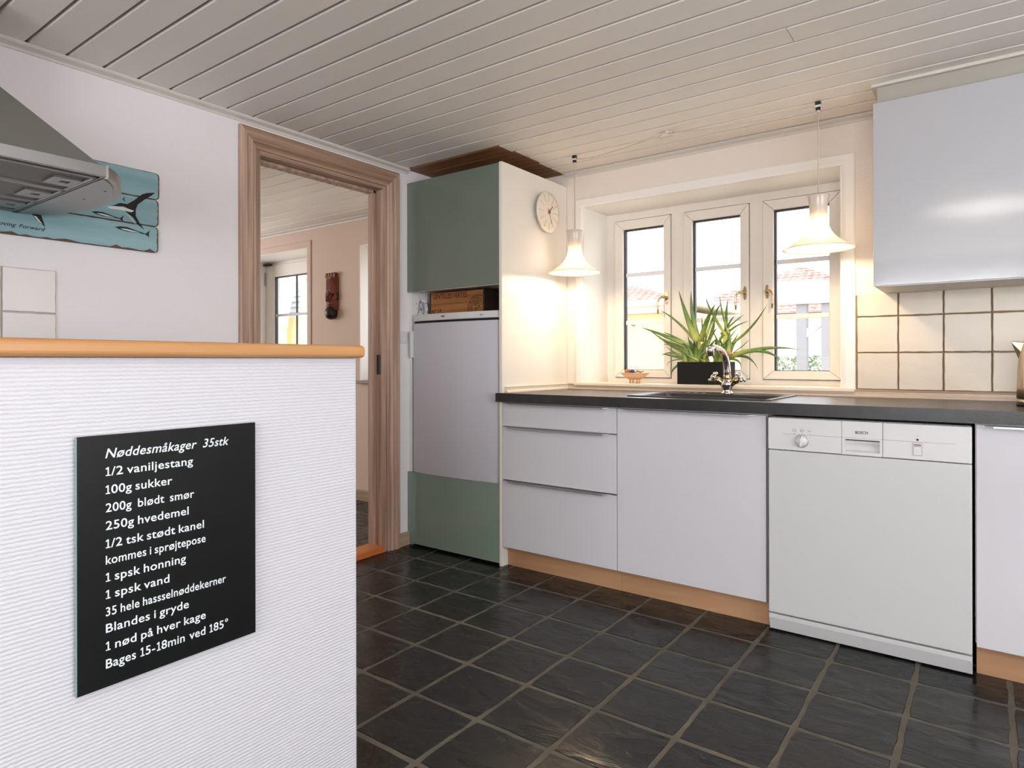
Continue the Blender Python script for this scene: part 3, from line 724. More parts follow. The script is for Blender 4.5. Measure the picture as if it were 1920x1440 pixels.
# ---- dishwasher
dw = root('dishwasher', (.305, .28, 0), 'white freestanding dishwasher with program knob under the worktop', 'dishwasher')
A0, A1 = .008, .603
put('body', B(A0+.003, A1-.003, .012, .555, .03, .765), 'enamel', dw)
put('door_panel', B(A0, A1, -.012, .012, .07, .649), 'enamel', dw, .003)
kp = MB().prism([(-.010, .064), (.012, .064), (.012, .006), (.004, .006), (-.010, .05)], 0, A0, A1); put('kick_plate', kp, 'enamel', dw, .0015)
for (x0, x1) in ((A0, .2455), (.3665, A1)): put('control_panel', B(x0, x1, -.014, .012, .652, .764), 'plastic', dw, .0015)
cp_ = MB(); X0, X1, zc0, zc1 = .2465, .3655, .652, .764
cp_.box(X0, .256, -.0145, .012, zc0, zc1).box(.358, X1, -.0145, .012, zc0, zc1).box(.256, .358, -.0145, .012, zc0, .663).box(.256, .358, -.0145, .012, .7035, zc1)
ce = put('handle_panel', cp_, 'plastic', dw)
cv = MB().prism([(-.0135, .662), (-.004, .668), (.008, .69), (.010, .7045), (.012, .7045), (.012, .662)], 0, .256, .358); put('grip_recess', cv, 'plastic', ce)
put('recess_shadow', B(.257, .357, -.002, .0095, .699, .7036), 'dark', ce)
lt = MB(); text(lt, 'BOSCH', (.3055, -.0152, .7235), (1,0,0), (0,0,1), .0092, .037, .02, center=True); put('lettering', lt, 'ink', dw)
kn = put('program_knob', MB().lathe([(.0, 0), (.0205, 0), (.0205, .004), (.018, .007), (.0175, .012), (0, .012)], (.120, -.0142, .687), (0,-1,0), 36), 'plastic', dw)
put('knob_ring', MB().lathe([(.0205,0),(.0225,0),(.0225,.003),(.0205,.003)], (.120, -.0142, .687), (0,-1,0), 36, closed=True), 'alu', kn)
put('knob_bar', MB().box(.1155, .1245, -.034, -.026, .668, .706), 'plastic', kn, .003)
put('knob_mark', MB().box(.1193, .1207, -.0346, -.0338, .699, .706), 'ink', kn)
ic = MB()
for (x, k) in ((.096,0), (.121,1), (.146,2)):
    y = -.0149; z = .7235
    ic.box(x-.002, x+.002, y, y+.0005, z-.012, z-.0105)
    ic.box(x-.0004, x+.0004, y, y+.0005, z+.009, z+.011)
    if k < 2:
        ic.box(x-.005, x-.0042, y, y+.0005, z-.005, z+.004).box(x+.0042, x+.005, y, y+.0005, z-.005, z+.004).box(x-.005, x+.005, y, y+.0005, z-.005, z-.0042).box(x-.005, x+.005, y, y+.0005, z+.0032, z+.004)
        if k: ic.box(x-.005, x+.005, y, y+.0005, z-.0015, z-.0007)
    else:
        ic.box(x-.005, x-.0042, y, y+.0005, z-.005, z+.004).prism([(x-.004,z-.004),(x-.003,z-.004),(x+.005,z+.003),(x+.004,z+.003)], 1, y, y+.0005).box(x+.001, x+.0045, y, y+.0005, z-.002, z-.001)
for k in range(3): ic.box(.148, .1495, -.0149, -.0144, .699-.011*k, .7002-.011*k)
ic.box(.058, .246, -.0148, -.0143, .7085, .7092).box(.3665, .562, -.0148, -.0143, .7085, .7092).box(.2465, .3655, -.0152, -.0147, .7085, .7090)
put('printed_symbols', ic, 'grey_ink', dw, kind='stuff')
pw = put('power_switch', rectframe(.4495, .4755, .665, .707, .001, .001, .001, .001, -.0155, -.0135), 'plastic_grey', dw)
put('rocker', B(.4512, .4738, -.0165, -.0135, .6665, .7055), 'plastic', pw, .001)
put('red_stripes', MB().box(.453, .472, -.0169, -.0163, .6985, .7010).box(.453, .472, -.0169, -.0163, .6945, .6962), 'red_ink', pw)
pm = MB(); ring(pm, Vector((.4625, -.0148, .7285)), .0045, .0053, 9); pm.box(.4622, .4628, -.0149, -.0144, .7265, .7305); pm.lathe([(.0032,0),(.0032,.0006)], (.4625, -.0141, .7155), (0,-1,0), 14)
put('indicator', pm, 'ink', dw)

# ---- worktop with a cut-out for the sink
SX0, SX1, SY0, SY1 = -.59, -.005, .055, .49
ZT, ZB = .8175, .776
mb = MB(); wx1 = 1.83
mb.box(-1.2, SX0+.012, 0, YW-.003, ZB, ZT).box(SX1-.012, wx1, 0, YW-.003, ZB, ZT).box(SX0+.012, SX1-.012, 0, SY0+.012, ZB, ZT).box(SX0+.012, SX1-.012, SY1-.012, YW-.003, ZB, ZT).box(-1.217, wx1, -.03, 0, ZB, ZT)
wt = put('worktop', mb, 'laminate', None)
tag(wt, 'long dark grey laminate worktop running under the window', 'worktop')
put('wall_profile', MB().prism([(YW-.003, ZT), (YW-.022, ZT), (YW-.022, ZT+.006), (YW-.010, ZT+.012), (YW-.010, ZT+.022), (YW-.016, ZT+.027), (YW-.003, ZT+.030)], 0, -1.199, wx1), 'strip', wt, 0, 'cream edge profile along the wall')
put('wall_profile', MB().prism([(-1.199, ZT), (-1.181, ZT), (-1.181, ZT+.006), (-1.189, ZT+.012), (-1.189, ZT+.022), (-1.184, ZT+.027), (-1.199, ZT+.030)], 1, .02, YW-.01), 'sill', wt)
# sink
sk = root('sink', ((SX0+SX1)/2, (SY0+SY1)/2, .68), 'black inset sink with a rounded rim in the worktop', 'sink')
def rrect(x0, x1, y0, y1, r, n=6):
    p = []
    for (cx, cy, a0) in ((x1-r,y0+r,-90),(x1-r,y1-r,0),(x0+r,y1-r,90),(x0+r,y0+r,180)):
        for k in range(n+1): a = R(a0+90*k/n); p.append((cx+r*math.cos(a), cy+r*math.sin(a)))
    return p
def loops(mb, ls, smooth=True):
    n = len(ls[0][0]); vs = []
    for poly, z in ls: vs += [(x, y, z) for x, y in poly]
    fs = []
    for i in range(len(ls)-1):
        for k in range(n): j = (k+1)%n; fs.append((i*n+k, i*n+j, (i+1)*n+j, (i+1)*n+k))
    fs.append(tuple((len(ls)-1)*n+k for k in range(n))); mb.add(vs, fs, smooth)
mb = MB()
loops(mb, [(rrect(SX0,SX1,SY0,SY1,.02), ZT+.0002), (rrect(SX0,SX1,SY0,SY1,.02), ZT+.005), (rrect(SX0+.008,SX1-.008,SY0+.008,SY1-.008,.02), ZT+.006), (rrect(SX0+.016,SX1-.016,SY0+.016,SY1-.016,.02), ZT+.002),
     (rrect(SX0+.04,SX1-.04,SY0+.03,SY1-.085,.03), ZT+.001), (rrect(SX0+.045,SX1-.045,SY0+.035,SY1-.09,.03), ZT-.01), (rrect(SX0+.07,SX1-.07,SY0+.06,SY1-.11,.04), ZT-.135)])
put('basin', mb, 'sink', sk, 0)
put('drain', MB().lathe([(0,.004),(.02,.004),(.04,.002),(.045,0),(.045,-.004)], (-.3, .21, ZT-.1345), (0,0,1), 28), 'chrome', sk)
mb = MB()
for k in range(3): mb.lathe([(.010,0),(.012,0),(.012,.001),(.010,.001)], (-.47+.035*k, .455, ZT+.0018), (0,0,1), 20, closed=True)
put('knock_out_ring', mb, 'chrome', sk)

# ---- faucet
fx, fy, fz = -.287, .44, ZT+.0022
fc = root('faucet', (fx, fy, fz), 'chrome two-handle mixer tap with curved spout behind the sink', 'faucet')
put('tap_body', MB().lathe([(.026,0),(.026,.006),(.021,.010),(.019,.018),(.024,.03),(.027,.042),(.025,.054),(.018,.06),(.0165,.066)], (fx,fy,fz), (0,0,1), 32), 'chrome', fc)
sp = [(fx, fy, fz+.062), (fx, fy, fz+.10), (fx-.001, fy-.006, fz+.135), (fx-.003, fy-.022, fz+.165), (fx-.006, fy-.05, fz+.188), (fx-.010, fy-.085, fz+.200), (fx-.014, fy-.12, fz+.203), (fx-.018, fy-.15, fz+.198)]
put('spout', MB().tube(sp, [.0155,.0152,.0150,.0146,.0142,.0136,.0128,.0120], 20), 'chrome', fc)
put('collar', MB().lathe([(.0165,0),(.0175,.002),(.0175,.018),(.0165,.02)], (fx,fy,fz+.064), (0,0,1), 28), 'brass', fc)
put('aerator', MB().lathe([(.0,.022),(.013,.022),(.0165,.014),(.0165,.0),(.015,-.004),(.015,-.014),(.013,-.016),(0,-.016)], (fx-.019, fy-.158, fz+.183), (-.05,-.25,1), 24), 'chrome', fc)
for sg in (-1, 1):
    dr = Vector((sg*.80, -.10, .58)).normalized(); c0 = Vector((fx, fy, fz+.032))
    hd = put('valve', MB().lathe([(.013,.015),(.013,.042),(.0155,.046),(.0155,.056),(.010,.06),(.009,.072)], c0, dr, 24), 'brass', fc)
    cr_ = c0+dr*.075; u = dr.cross(Vector((0,0,1))).normalized(); v = dr.cross(u)
    m_ = MB().lathe([(0,-.008),(.011,-.008),(.012,0),(.009,.008),(0,.010)], cr_, dr, 20)
    for ax in (u+v, u-v):
        ax = ax.normalized(); 
        for s in (-1, 1): m_.tube([cr_, cr_+ax*.014*s, cr_+ax*.022*s, cr_+ax*.029*s, cr_+ax*.031*s], [.0045,.0045,.0068,.0068,.003], 12)
    put('cross_handle', m_, 'chrome', hd)

# ---- wall cabinets
for (x0, x1, lb) in ((.306, .905, 'glossy white wall cabinet nearest the window'), (.907, 1.506, 'glossy white wall cabinet beyond the right edge')):
    uc = root('wall_cabinet', ((x0+x1)/2, .42, 1.237), lb, 'cabinet', 'white wall cabinets')
    put('body', B(x0, x1, .27, YW-.003, 1.237, 1.895), 'panel_cream', uc, .0008)
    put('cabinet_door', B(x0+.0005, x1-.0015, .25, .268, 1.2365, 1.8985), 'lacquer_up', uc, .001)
    put('light_rail', B(x0+.035, x1-.002, .2505, .262, 1.232, 1.2362), 'plastic_grey', uc)

# ---- electric kettle
kx, ky, kz = .795, .28, ZT+.0005
kt = root('kettle', (kx, ky, kz), 'brushed steel electric kettle at the right end of the worktop', 'kettle')
put('power_base', MB().lathe([(.078,0),(.08,.003),(.08,.006)], (kx,ky,kz), (0,0,1), 40), 'black', kt)
put('body', MB().lathe([(.078,.0065),(.0785,.022)], (kx,ky,kz), (0,0,1), 48), 'kettle', kt)
put('black_band', MB().lathe([(.0775,.0222),(.0775,.0258)], (kx,ky,kz), (0,0,1), 48), 'black', kt)
put('body', MB().lathe([(.0785,.026),(.078,.06),(.0755,.12),(.071,.17),(.065,.2),(.054,.217),(.04,.224),(0,.226)], (kx,ky,kz), (0,0,1), 48), 'kettle', kt)
put('spout', MB().add([(kx-.062,ky-.022,kz+.17),(kx-.062,ky+.022,kz+.17),(kx-.094,ky,kz+.212),(kx-.055,ky-.028,kz+.207),(kx-.055,ky+.028,kz+.207),(kx-.072,ky,kz+.15)],
    [(0,5,2),(5,1,2),(0,2,3),(1,4,2),(2,4,3),(0,3,4,1),(0,1,5)]), 'kettle', kt, .002)
hp = [(kx+.035,ky,kz+.222),(kx+.06,ky,kz+.235),(kx+.10,ky,kz+.225),(kx+.118,ky,kz+.18),(kx+.115,ky,kz+.11),(kx+.095,ky,kz+.06),(kx+.074,ky,kz+.045)]
put('handle', MB().tube(hp, [.010,.012,.013,.012,.012,.011,.009], 14), 'black', kt)
put('lid_knob', MB().lathe([(.012,0),(.014,.008),(.010,.014),(0,.015)], (kx,ky,kz+.2255), (0,0,1), 20), 'black', kt)
put('water_gauge', B(kx+.005, kx+.03, ky-.079, ky-.072, kz+.06, kz+.15), 'paper', kt, .003)

# ---- range hood on the left wall
HZ, HY1, HY0, HX1 = 1.437, -1.708, -2.308, -1.16
hd = root('range_hood', (XL, (HY0+HY1)/2, HZ), 'brushed steel range hood with grease filters on the left wall', 'range hood')
sb = [(XL+.0165, HY0), (HX1, HY0), (HX1, HY1), (XL+.0165, HY1)]
arc = [(-1.163,-1.7078),(-1.20,-1.672),(-1.25,-1.641),(-1.314,-1.612),(-1.39,-1.594),(-1.47,-1.586),(-1.56,-1.588),(-1.64,-1.598),(-1.72,-1.62),(-1.78,-1.65),(-1.8135,-1.69),(-1.8135,-1.7078)]
yc = (HY0+HY1)/2
put('front_band', B(HX1-.012, HX1, HY0, HY1, HZ, HZ+.029), 'steel', hd, .001)
put('end_strip', B(HX1-.014, HX1+.001, HY1-.004, HY1+.001, HZ-.001, HZ+.03), 'chrome', hd)

for sgn in (1, -1):
    f = (lambda p: p) if sgn == 1 else (lambda p: (p[0], 2*yc-p[1]))
    put('side_wing', MB().prism([f(p) for p in arc], 2, HZ, HZ+.029, True), 'steel_dark', hd, .001)
    inn = [f((XL+.0165+(x-XL)*.955, -1.713+(y+1.7078)*.86)) for x, y in arc]
    put('wing_plate', MB().prism(inn, 2, HZ-.0025, HZ, False), 'steel', hd, .0006)
put('underside_frame', rectframe(0,1,0,1,.1,.1,.1,.1,0,1) and MB().box(XL+.0165, HX1-.012, HY0, HY0+.012, HZ, HZ+.02).box(XL+.0165, HX1-.012, HY1-.012, HY1, HZ, HZ+.02).box(XL+.0165, XL+.032, HY0, HY1, HZ, HZ+.02), 'steel', hd)
put('canopy_deck', B(XL+.0165, HX1-.012, HY0, HY1, HZ+.02, HZ+.029), 'steel_dark', hd)
fxs = [(-1.395,-1.19), (-1.602,-1.398), (-1.796,-1.606)]
for x0, x1 in fxs:
    f_ = put('grease_filter', B(x0, x1, HY0+.015, HY1-.016, HZ+.004, HZ+.016), 'mesh', hd, 0, 'dark mesh grease filter')
    put('filter_edge', MB().box(x0-.001, x0+.009, HY0+.014, HY1-.014, HZ-.001, HZ+.012).box(x1-.009, x1+.001, HY0+.014, HY1-.014, HZ-.001, HZ+.012).box(x0, x1, HY1-.024, HY1-.014, HZ-.001, HZ+.012), 'steel', f_, .001)
    xc = (x0+x1)/2
    put('latch', rectframe(xc-.042, xc+.042, HY1-.088, HY1-.024, .03, .03, .02, .026, 0, 1) and MB().box(xc-.042, xc-.012, HY1-.088, HY1-.026, HZ-.002, HZ+.006).box(xc+.016, xc+.042, HY1-.088, HY1-.026, HZ-.002, HZ+.006).box(xc-.012, xc+.016, HY1-.088, HY1-.062, HZ-.002, HZ+.006).box(xc-.012, xc+.016, HY1-.042, HY1-.026, HZ-.002, HZ+.006), 'steel', f_, .001)
    put('latch_pocket', B(xc-.012, xc+.016, HY1-.062, HY1-.042, HZ+.001, HZ+.004), 'black', f_)
put('filter_gap', B(XL+.01, HX1-.016, HY1-.0138, HY1-.0128, HZ-.0015, HZ+.003), 'black', hd)
for x in (-1.306, -1.446): put('screw', B(x-.004, x+.004, -1.66, -1.655, HZ-.0032, HZ-.0024), 'black', hd)
b0 = [(XL+.0165, HY0+.004), (-1.178, HY0+.004), (-1.178, HY1-.004), (XL+.0165, HY1-.004)]; b1 = [(XL+.0165, yc-.145), (-1.56, yc-.145), (-1.56, yc+.165), (XL+.0165, yc+.165)]
put('pyramid', MB().add([(x,y,HZ+.029) for x,y in b0]+[(x,y,1.745) for x,y in b1], [(3,2,1,0),(4,5,6,7),(0,1,5,4),(1,2,6,5),(2,3,7,6),(3,0,4,7)]), 'steel_dark', hd, .001)
put('chimney', B(XL+.0165, -1.56, yc-.145, yc+.165, 1.745, ZC-.002), 'steel_dark', hd, .001)

# ================================================================== THINGS ON WALLS
# ---- recipe plate on the half wall
px = -.5186
rp = root('recipe_plate', (px+.008, -1.858, .437), 'black recipe plate with white Danish lettering on the white half wall', 'sign')
put('plate', B(px+.006, px+.0116, -2.0125, -1.7045, .438, .848), 'sign', rp, .0004)
put('plate_edge', B(px+.0062, px+.0118, -2.0135, -2.0126, .438, .848), 'sign_edge', rp)
for sy in (-1.98, -1.74):
    for sz in (.48, .80): put('spacer', MB().lathe([(.006,0),(.006,.006)], (px, sy, sz), (1,0,0), 12), 'alu', rp)
lines = [('1/2 vaniljestang', -1.828, .7815, .0), ('100g sukker', -1.865, .752, 0), ('200g  blødt  smør', -1.826, .7225, 0), ('250g hvedemel', -1.836, .6935, 0), ('1/2 tsk stødt kanel', -1.808, .664, 0),
  ('kommes i sprøjtepose', -1.805, .6375, 0), ('1 spsk honning', -1.841, .6095, 0), ('1 spsk vand', -1.870, .5815, 0), ('35 hele hassselnøddekerner', -1.766, .5535, 0), ('Blandes i gryde', -1.836, .5265, 0), ('1 nød på hver kage', -1.805, .4975, 0)]
lt = MB(); xx = px+.0122; ux, uy = (0,1,0), (0,0,1)
text(lt, 'Nøddesmåkager', (xx, -1.972, .8105), ux, uy, .0155, .151, .022, .25)
text(lt, '35stk', (xx, -1.810, .8105), ux, uy, .0155, .050, .022, .25)
put('text_line', lt, 'letter', rp)
for s, e, z, _ in lines: lt = MB(); text(lt, s, (xx, -1.9715, z), ux, uy, .0142, e+1.9715, .018); put('text_line', lt, 'letter', rp)
lt = MB()
text(lt, 'Bages 15-18min', (xx, -1.9715, .4685), ux, uy, .0148, .128, .018); text(lt, 'ved 185°', (xx, -1.835, .4685), ux, uy, .0148, .073, .018)
put('text_line', lt, 'letter', rp)

# ---- blue fish sign
bs = root('plank_sign', (XL, -1.86, 1.366), 'weathered blue plank sign with painted fish tail behind the range hood', 'sign')
for z0, z1, ye in ((1.5615, 1.659, -1.274), (1.4625, 1.5605, -1.2765), (1.367, 1.4615, -1.278)):
    r = .014; y0 = -2.42
    po = [(y0,z0),(ye-r,z0)]+[(ye-r+r*math.sin(a), z0+r-r*math.cos(a)) for a in [R(k*18) for k in range(1,6)]]+[(ye-r+r*math.cos(a), z1-r+r*math.sin(a)) for a in [R(k*18) for k in range(0,6)]]+[(y0,z1)]
    b = put('board', MB().prism(po, 0, XL+.002, XL+.014), 'board_edge', bs, .001)
    i = .0035; pi_ = [(min(y, ye-i) if y > y0+.01 else y, z0+i if z < z0+i else (z1-i if z > z1-i else z)) for y, z in po]
    rr = random.Random(int(z0*1000)); top = []; 
    N = 60
    for k in range(N+1): top.append((y0+(ye-.012-y0)*k/N, z0+(.002+rr.random()**3*(.010 if z0 < 1.4 else .0015))))
    top += [(ye-.004-rr.random()*.003, z0+.012+(z1-z0-.024)*k/8) for k in range(9)]
    for k in range(N+1): top.append((ye-.012-(ye-.012-y0)*k/N, z1-(.0012+rr.random()**3*.002)))
    put('paint_layer', MB().prism(top, 0, XL+.0139, XL+.0148), 'blue_board', b)
XS = XL+.0152
bk, wh = ('ink', 0), ('white_ink', .0004)
def flat(k, pts, x=XS): put('painted_fish', MB().add([(x, a, b) for a, b in pts], [tuple(range(len(pts)))]), k[0], bs)
flat(bk, [(-1.438,1.509),(-1.41,1.526),(-1.385,1.527),(-1.362,1.545),(-1.335,1.572),(-1.318,1.580),(-1.290,1.587),(-1.302,1.574),(-1.328,1.553),(-1.350,1.532),(-1.357,1.512),(-1.372,1.508),(-1.398,1.516)])
flat(bk, [(-1.400,1.505),(-1.372,1.508),(-1.357,1.512),(-1.357,1.490),(-1.345,1.468),(-1.327,1.444),(-1.348,1.458),(-1.366,1.482),(-1.384,1.494)])
flat(wh, [(-1.452,1.506),(-1.425,1.512),(-1.398,1.513),(-1.362,1.507),(-1.372,1.500),(-1.41,1.502),(-1.44,1.500)], XS+.0004)
flat(wh, [(-1.398,1.500),(-1.376,1.483),(-1.352,1.455),(-1.360,1.462),(-1.382,1.486)], XS+.0004)
flat(bk, [(-1.672,1.442),(-1.645,1.441),(-1.634,1.405),(-1.650,1.415),(-1.662,1.428)]); flat(wh, [(-1.666,1.436),(-1.658,1.434),(-1.640,1.410),(-1.652,1.418)], XS+.0004)
for (y, z, s) in ((-1.455, 1.476, 1.0), (-1.375, 1.448-.012, 1.15)):
    flat(bk, [(y-.045*s,z+.003),(y-.03*s,z+.007*s),(y-.01*s,z+.008*s),(y+.02*s,z+.001),(y+.045*s,z-.004*s),(y+.058*s,z+.008*s),(y+.054*s,z-.004*s),(y+.056*s,z-.014*s),(y+.044*s,z-.0065*s),(y+.02*s,z-.005*s),(y-.01*s,z-.006*s),(y-.03*s,z-.003*s)])
    flat(wh, [(y-.030*s,z+.001),(y-.01*s,z+.002),(y+.02*s,z-.0025),(y+.03*s,z-.0038*s),(y-.0,z-.004*s),(y-.02*s,z-.002*s)], XS+.0004)
flat(bk, [(-1.399,1.545),(-1.392,1.552),(-1.396,1.543),(-1.391,1.532),(-1.400,1.540)])

tx = MB(); text(tx, 'Moving  Forward', (XS+.0002, -1.772, 1.393), (0,.999,-.02), (0,0,1), .0115, .139, .0, .35); put('script_lettering', tx, 'ink', bs)

# ---- wall clock on the cabinet side
ck = root('wall_clock', (-1.2, .35, 1.621), 'round white wall clock with red hub on the tall cabinet side', 'clock')
cc = Vector((-1.2, .350, 1.726))
put('housing', MB().lathe([(.05,0),(.075,.006),(.075,.022),(.098,.026),(.104,.029),(.104,.032)], cc, (1,0,0), 48), 'plastic', ck)
put('face', MB().lathe([(.104,.0322),(.103,.0345),(.08,.0362),(0,.0366)], cc, (1,0,0), 48), 'clock', ck)
tk = MB()
for k in range(12):
    a = R(30*k); r0 = .05+.035*((k*5)%12)/12; d = Vector((0, math.sin(a), math.cos(a))); s = Vector((0, math.cos(a), -math.sin(a)))
    tk.obox(cc+Vector((.0373,0,0))+d*.072, d, s, (1,0,0), .020, .0005, .0002)
    rr_ = .088 if k in (0,6,7,8,9,10,11) else .045
    tk.obox(cc+Vector((.0372,0,0))+d*rr_, d, s, (1,0,0), .0022, .0016, .0002)
put('hour_marks', tk, 'grey_ink', ck, kind='stuff')
def hand(a, L0, L1, w_): 
    a = R(a); d = Vector((0, math.sin(a), math.cos(a))); s = Vector((0, math.cos(a), -math.sin(a))); return MB().obox(cc+Vector((.0388,0,0))+d*(L0+L1)/2, d, s, (1,0,0), (L1-L0)/2, w_, .0003)
put('hour_hand', hand(42, -.004, .046, .0016), 'ink', ck); put('minute_hand', hand(160, -.02, .062, .0011), 'ink', ck)
put('hub', MB().lathe([(.009,.0367),(.009,.041),(0,.0415)], cc, (1,0,0), 20), mat('clock_red', (168,52,48), .4), ck)

# ---- carved mask
mk = root('carved_mask', (-3.175, YW, 1.255), 'long carved dark wooden face mask hanging in the next room', 'mask')
mx, z0, z1 = -3.175, 1.262, 1.604; ny, nx = 46, 18
def mask_body(za, zb, rfun, wfun):
    mb = MB(); vs = []
    for j in range(ny+1):
        t = j/ny; z = za+(zb-za)*t
        for i in range(nx+1):
            u = -1+2*i/nx; w_ = wfun(z); d = rfun(u, z)
            vs.append((mx+u*w_, YW-.004-d*math.sqrt(max(0, 1-u*u*.96)), z))
    n0 = len(vs); 
    for j in range(ny+1):
        z = za+(zb-za)*j/ny
        for i in range(nx+1): vs.append((mx+(-1+2*i/nx)*wfun(z), YW-.001, z))
    fs = []
    for off, rev in ((0, False), (n0, True)):
        for j in range(ny):
            for i in range(nx):
                q = (off+j*(nx+1)+i, off+j*(nx+1)+i+1, off+(j+1)*(nx+1)+i+1, off+(j+1)*(nx+1)+i); fs.append(q[::-1] if rev else q)
    for j in range(ny):
        a, b = j*(nx+1), (j+1)*(nx+1); fs += [(a, b, n0+b, n0+a), (a+nx, n0+a+nx, n0+b+nx, b+nx)]
    for i in range(nx): fs += [(i, n0+i, n0+i+1, i+1), (ny*(nx+1)+i, ny*(nx+1)+i+1, n0+ny*(nx+1)+i+1, n0+ny*(nx+1)+i)]
    mb.add(vs, fs, True); return mb
def rf(u, z):
    g = lambda c, s: math.exp(-((z-c)/s)**2)
    d = .036 + .026*math.exp(-(u/.22)**2)*max(0, 1-abs(z-1.425)/.045)          # nose
    d += .012*math.exp(-(u/.5)**2)*(g(1.372,.007)+g(1.352,.007))                 # lips
    d += .012*g(1.462,.006)                                                       # brow
    d -= .016*(math.exp(-((u-.45)/.2)**2)+math.exp(-((u+.45)/.2)**2))*g(1.443,.010)
    if 1.478 < z < 1.56: d += .007*math.sin((z+u*.035)*330)                       # wound headband
    return d
put('face', mask_body(1.335, 1.575, rf, lambda z: .056+.006*math.sin((z-1.3)*10)), 'ma_red', mk)
put('beard', MB().lathe([(0,-.045),(.02,-.042),(.036,-.03),(.044,-.01),(.045,.015),(.038,.035),(.02,.045),(0,.048)], (mx+.006, YW-.026, 1.312), (0,0,1), 24), 'ma_dark', mk)
for k in range(4): put('crown_point', MB().prism([(mx-.058+.029*k, 1.57), (mx-.032+.029*k, 1.57), (mx-.034+.029*k, 1.598), (mx-.044+.029*k, 1.606), (mx-.054+.029*k, 1.596)], 1, YW-.032, YW-.003), 'ma_red', mk, .002)
for sx in (-1, 1):
    put('eye', MB().lathe([(0,-.005),(.009,-.003),(.011,0),(.009,.004),(0,.005)], (mx+sx*.025, YW-.036, 1.443), (0,1,0), 14), 'ma_dark', mk)
    put('ear', MB().lathe([(0,-.03),(.007,-.02),(.008,.01),(.005,.03),(0,.034)], (mx+sx*.06, YW-.016, 1.43), (0,0,1), 10), 'ma_dark', mk)
put('mouth', MB().box(mx-.02, mx+.02, YW-.053, YW-.03, 1.359, 1.365), 'ma_dark', mk, .002)
put('nose', MB().add([(mx-.004,YW-.04,1.46),(mx+.004,YW-.04,1.46),(mx-.014,YW-.045,1.392),(mx+.014,YW-.045,1.392),(mx,YW-.074,1.396)], [(0,1,4),(0,4,2),(1,3,4),(2,4,3),(0,2,3,1)]), 'ma_red', mk, .002)

# ---- light switch
sw = root('light_switch', (XL, -.033, 1.06), 'small white light switch between door casing and tall cabinet', 'switch')
put('switch_plate', B(XL, XL+.008, -.062, -.006, 1.06, 1.122), 'plastic', sw, .002)
put('rocker', B(XL+.008, XL+.012, -.050, -.018, 1.073, 1.109), 'plastic', sw, .001)

# ================================================================== PENDANT LAMPS
ZH = ZC-.001
prof_l = [(0,.0400),(.03,.0380),(.12,.0345),(.3,.0325),(.45,.0330),(.58,.0385),(.68,.0480),(.76,.0600),(.84,.0790),(.91,.1000),(.96,.1160),(.985,.1250),(1,.1310)]
for (x, y, zb, lb) in ((-1.0, .33, 1.400, 'lit white bell-shaped glass pendant lamp hanging beside the tall cabinet'), (.108, .325, 1.402, 'lit white bell-shaped glass pendant lamp hanging beside the wall cabinet')):
    lp = root('pendant_lamp', (x, y, zb), lb, 'lamp', 'pendant lamps over the worktop'); H = .208
    outer = [(r, H*(1-t)) for t, r in prof_l]; inner = [(max(r-.0035, .001), H*(1-t)-(.001 if t > 0 else -.0) ) for t, r in prof_l][::-1]
    put('lamp_shade', MB().lathe(outer+inner, (x,y,zb), (0,0,1), 56, closed=True), 'opal', lp, 0, 'glowing opal glass shade')
    put('lamp_holder', MB().lathe([(.006,.05),(.02,.046),(.021,0),(.019,-.03),(.0,-.03)], (x,y,zb+.15), (0,0,1), 20), 'plastic', lp)
    put('bulb', MB().lathe([(.0,.05),(.012,.05),(.014,.035),(.024,.02),(.028,.0),(.024,-.016),(.012,-.026),(0,-.028)], (x,y,zb+.072), (0,0,1), 24), 'bulb', lp)
    put('shade_cap', MB().lathe([(.0,.004),(.034,.003),(.036,0),(.0,-.001)], (x,y,zb+H-.006), (0,0,1), 24), 'plastic', lp)
    put('cord', MB().tube([(x,y,zb+.2),(x,y,ZH-.03)], .0023, 8), 'cord', lp)
    hk = put('ceiling_hook', MB().box(x-.010, x+.010, y-.008, y+.008, ZH-.014, ZH).box(x-.008, x+.008, y-.006, y+.006, ZH-.034, ZH-.022), 'black', lp, .001, 'black and white striped cord hook')
    put('hook_band', MB().box(x-.0105, x+.0105, y-.0085, y+.0085, ZH-.022, ZH-.014).lathe([(.006,0),(.006,.006)], (x,y,ZH-.040), (0,0,1), 12), 'plastic', hk)
    l = bpy.data.lights.new('bulb_light', 'POINT'); l.energy = 9.2; l.color = (1.0, .74, .46); l.shadow_soft_size = .028
    lo = bpy.data.objects.new('bulb_light', l); lo.location = (0, 0, .034); lo.parent = lp; C.objects.link(lo)
jb = root('junction_box', (-.506, .30, ZC-.022), 'small cream cable junction box on the ceiling between the pendant lamps', 'junction box')
put('box', B(-.536, -.478, .283, .317, ZC-.018, ZC-.0005), 'sill', jb, .003)
put('clip', B(-.5, -.488, .27, .283, ZC-.012, ZC-.001), 'sill', jb)
for (x, y, s, lb) in ((-1.0, .33, -1, 'thin cable on the ceiling from the junction box to the left pendant'), (.108, .325, 1, 'thin cable on the ceiling from the junction box to the right pendant')):
    p0 = Vector((-.506+s*.015, .282, ZC-.010)); p1 = Vector((x-s*.012, y, ZC-.018)); pts = []
    for k in range(15):
        t = k/14; p = p0.lerp(p1, t); p.z -= .018*math.sin(math.pi*t)+.004*math.sin(9*t); p.y -= .02*math.sin(math.pi*min(1, t*2.2)) if t < .45 else 0; pts.append(p)
    tag(put('cable', MB().tube(pts, .0024, 8), 'cord'), lb, 'cable', 'lamp cables on the ceiling')

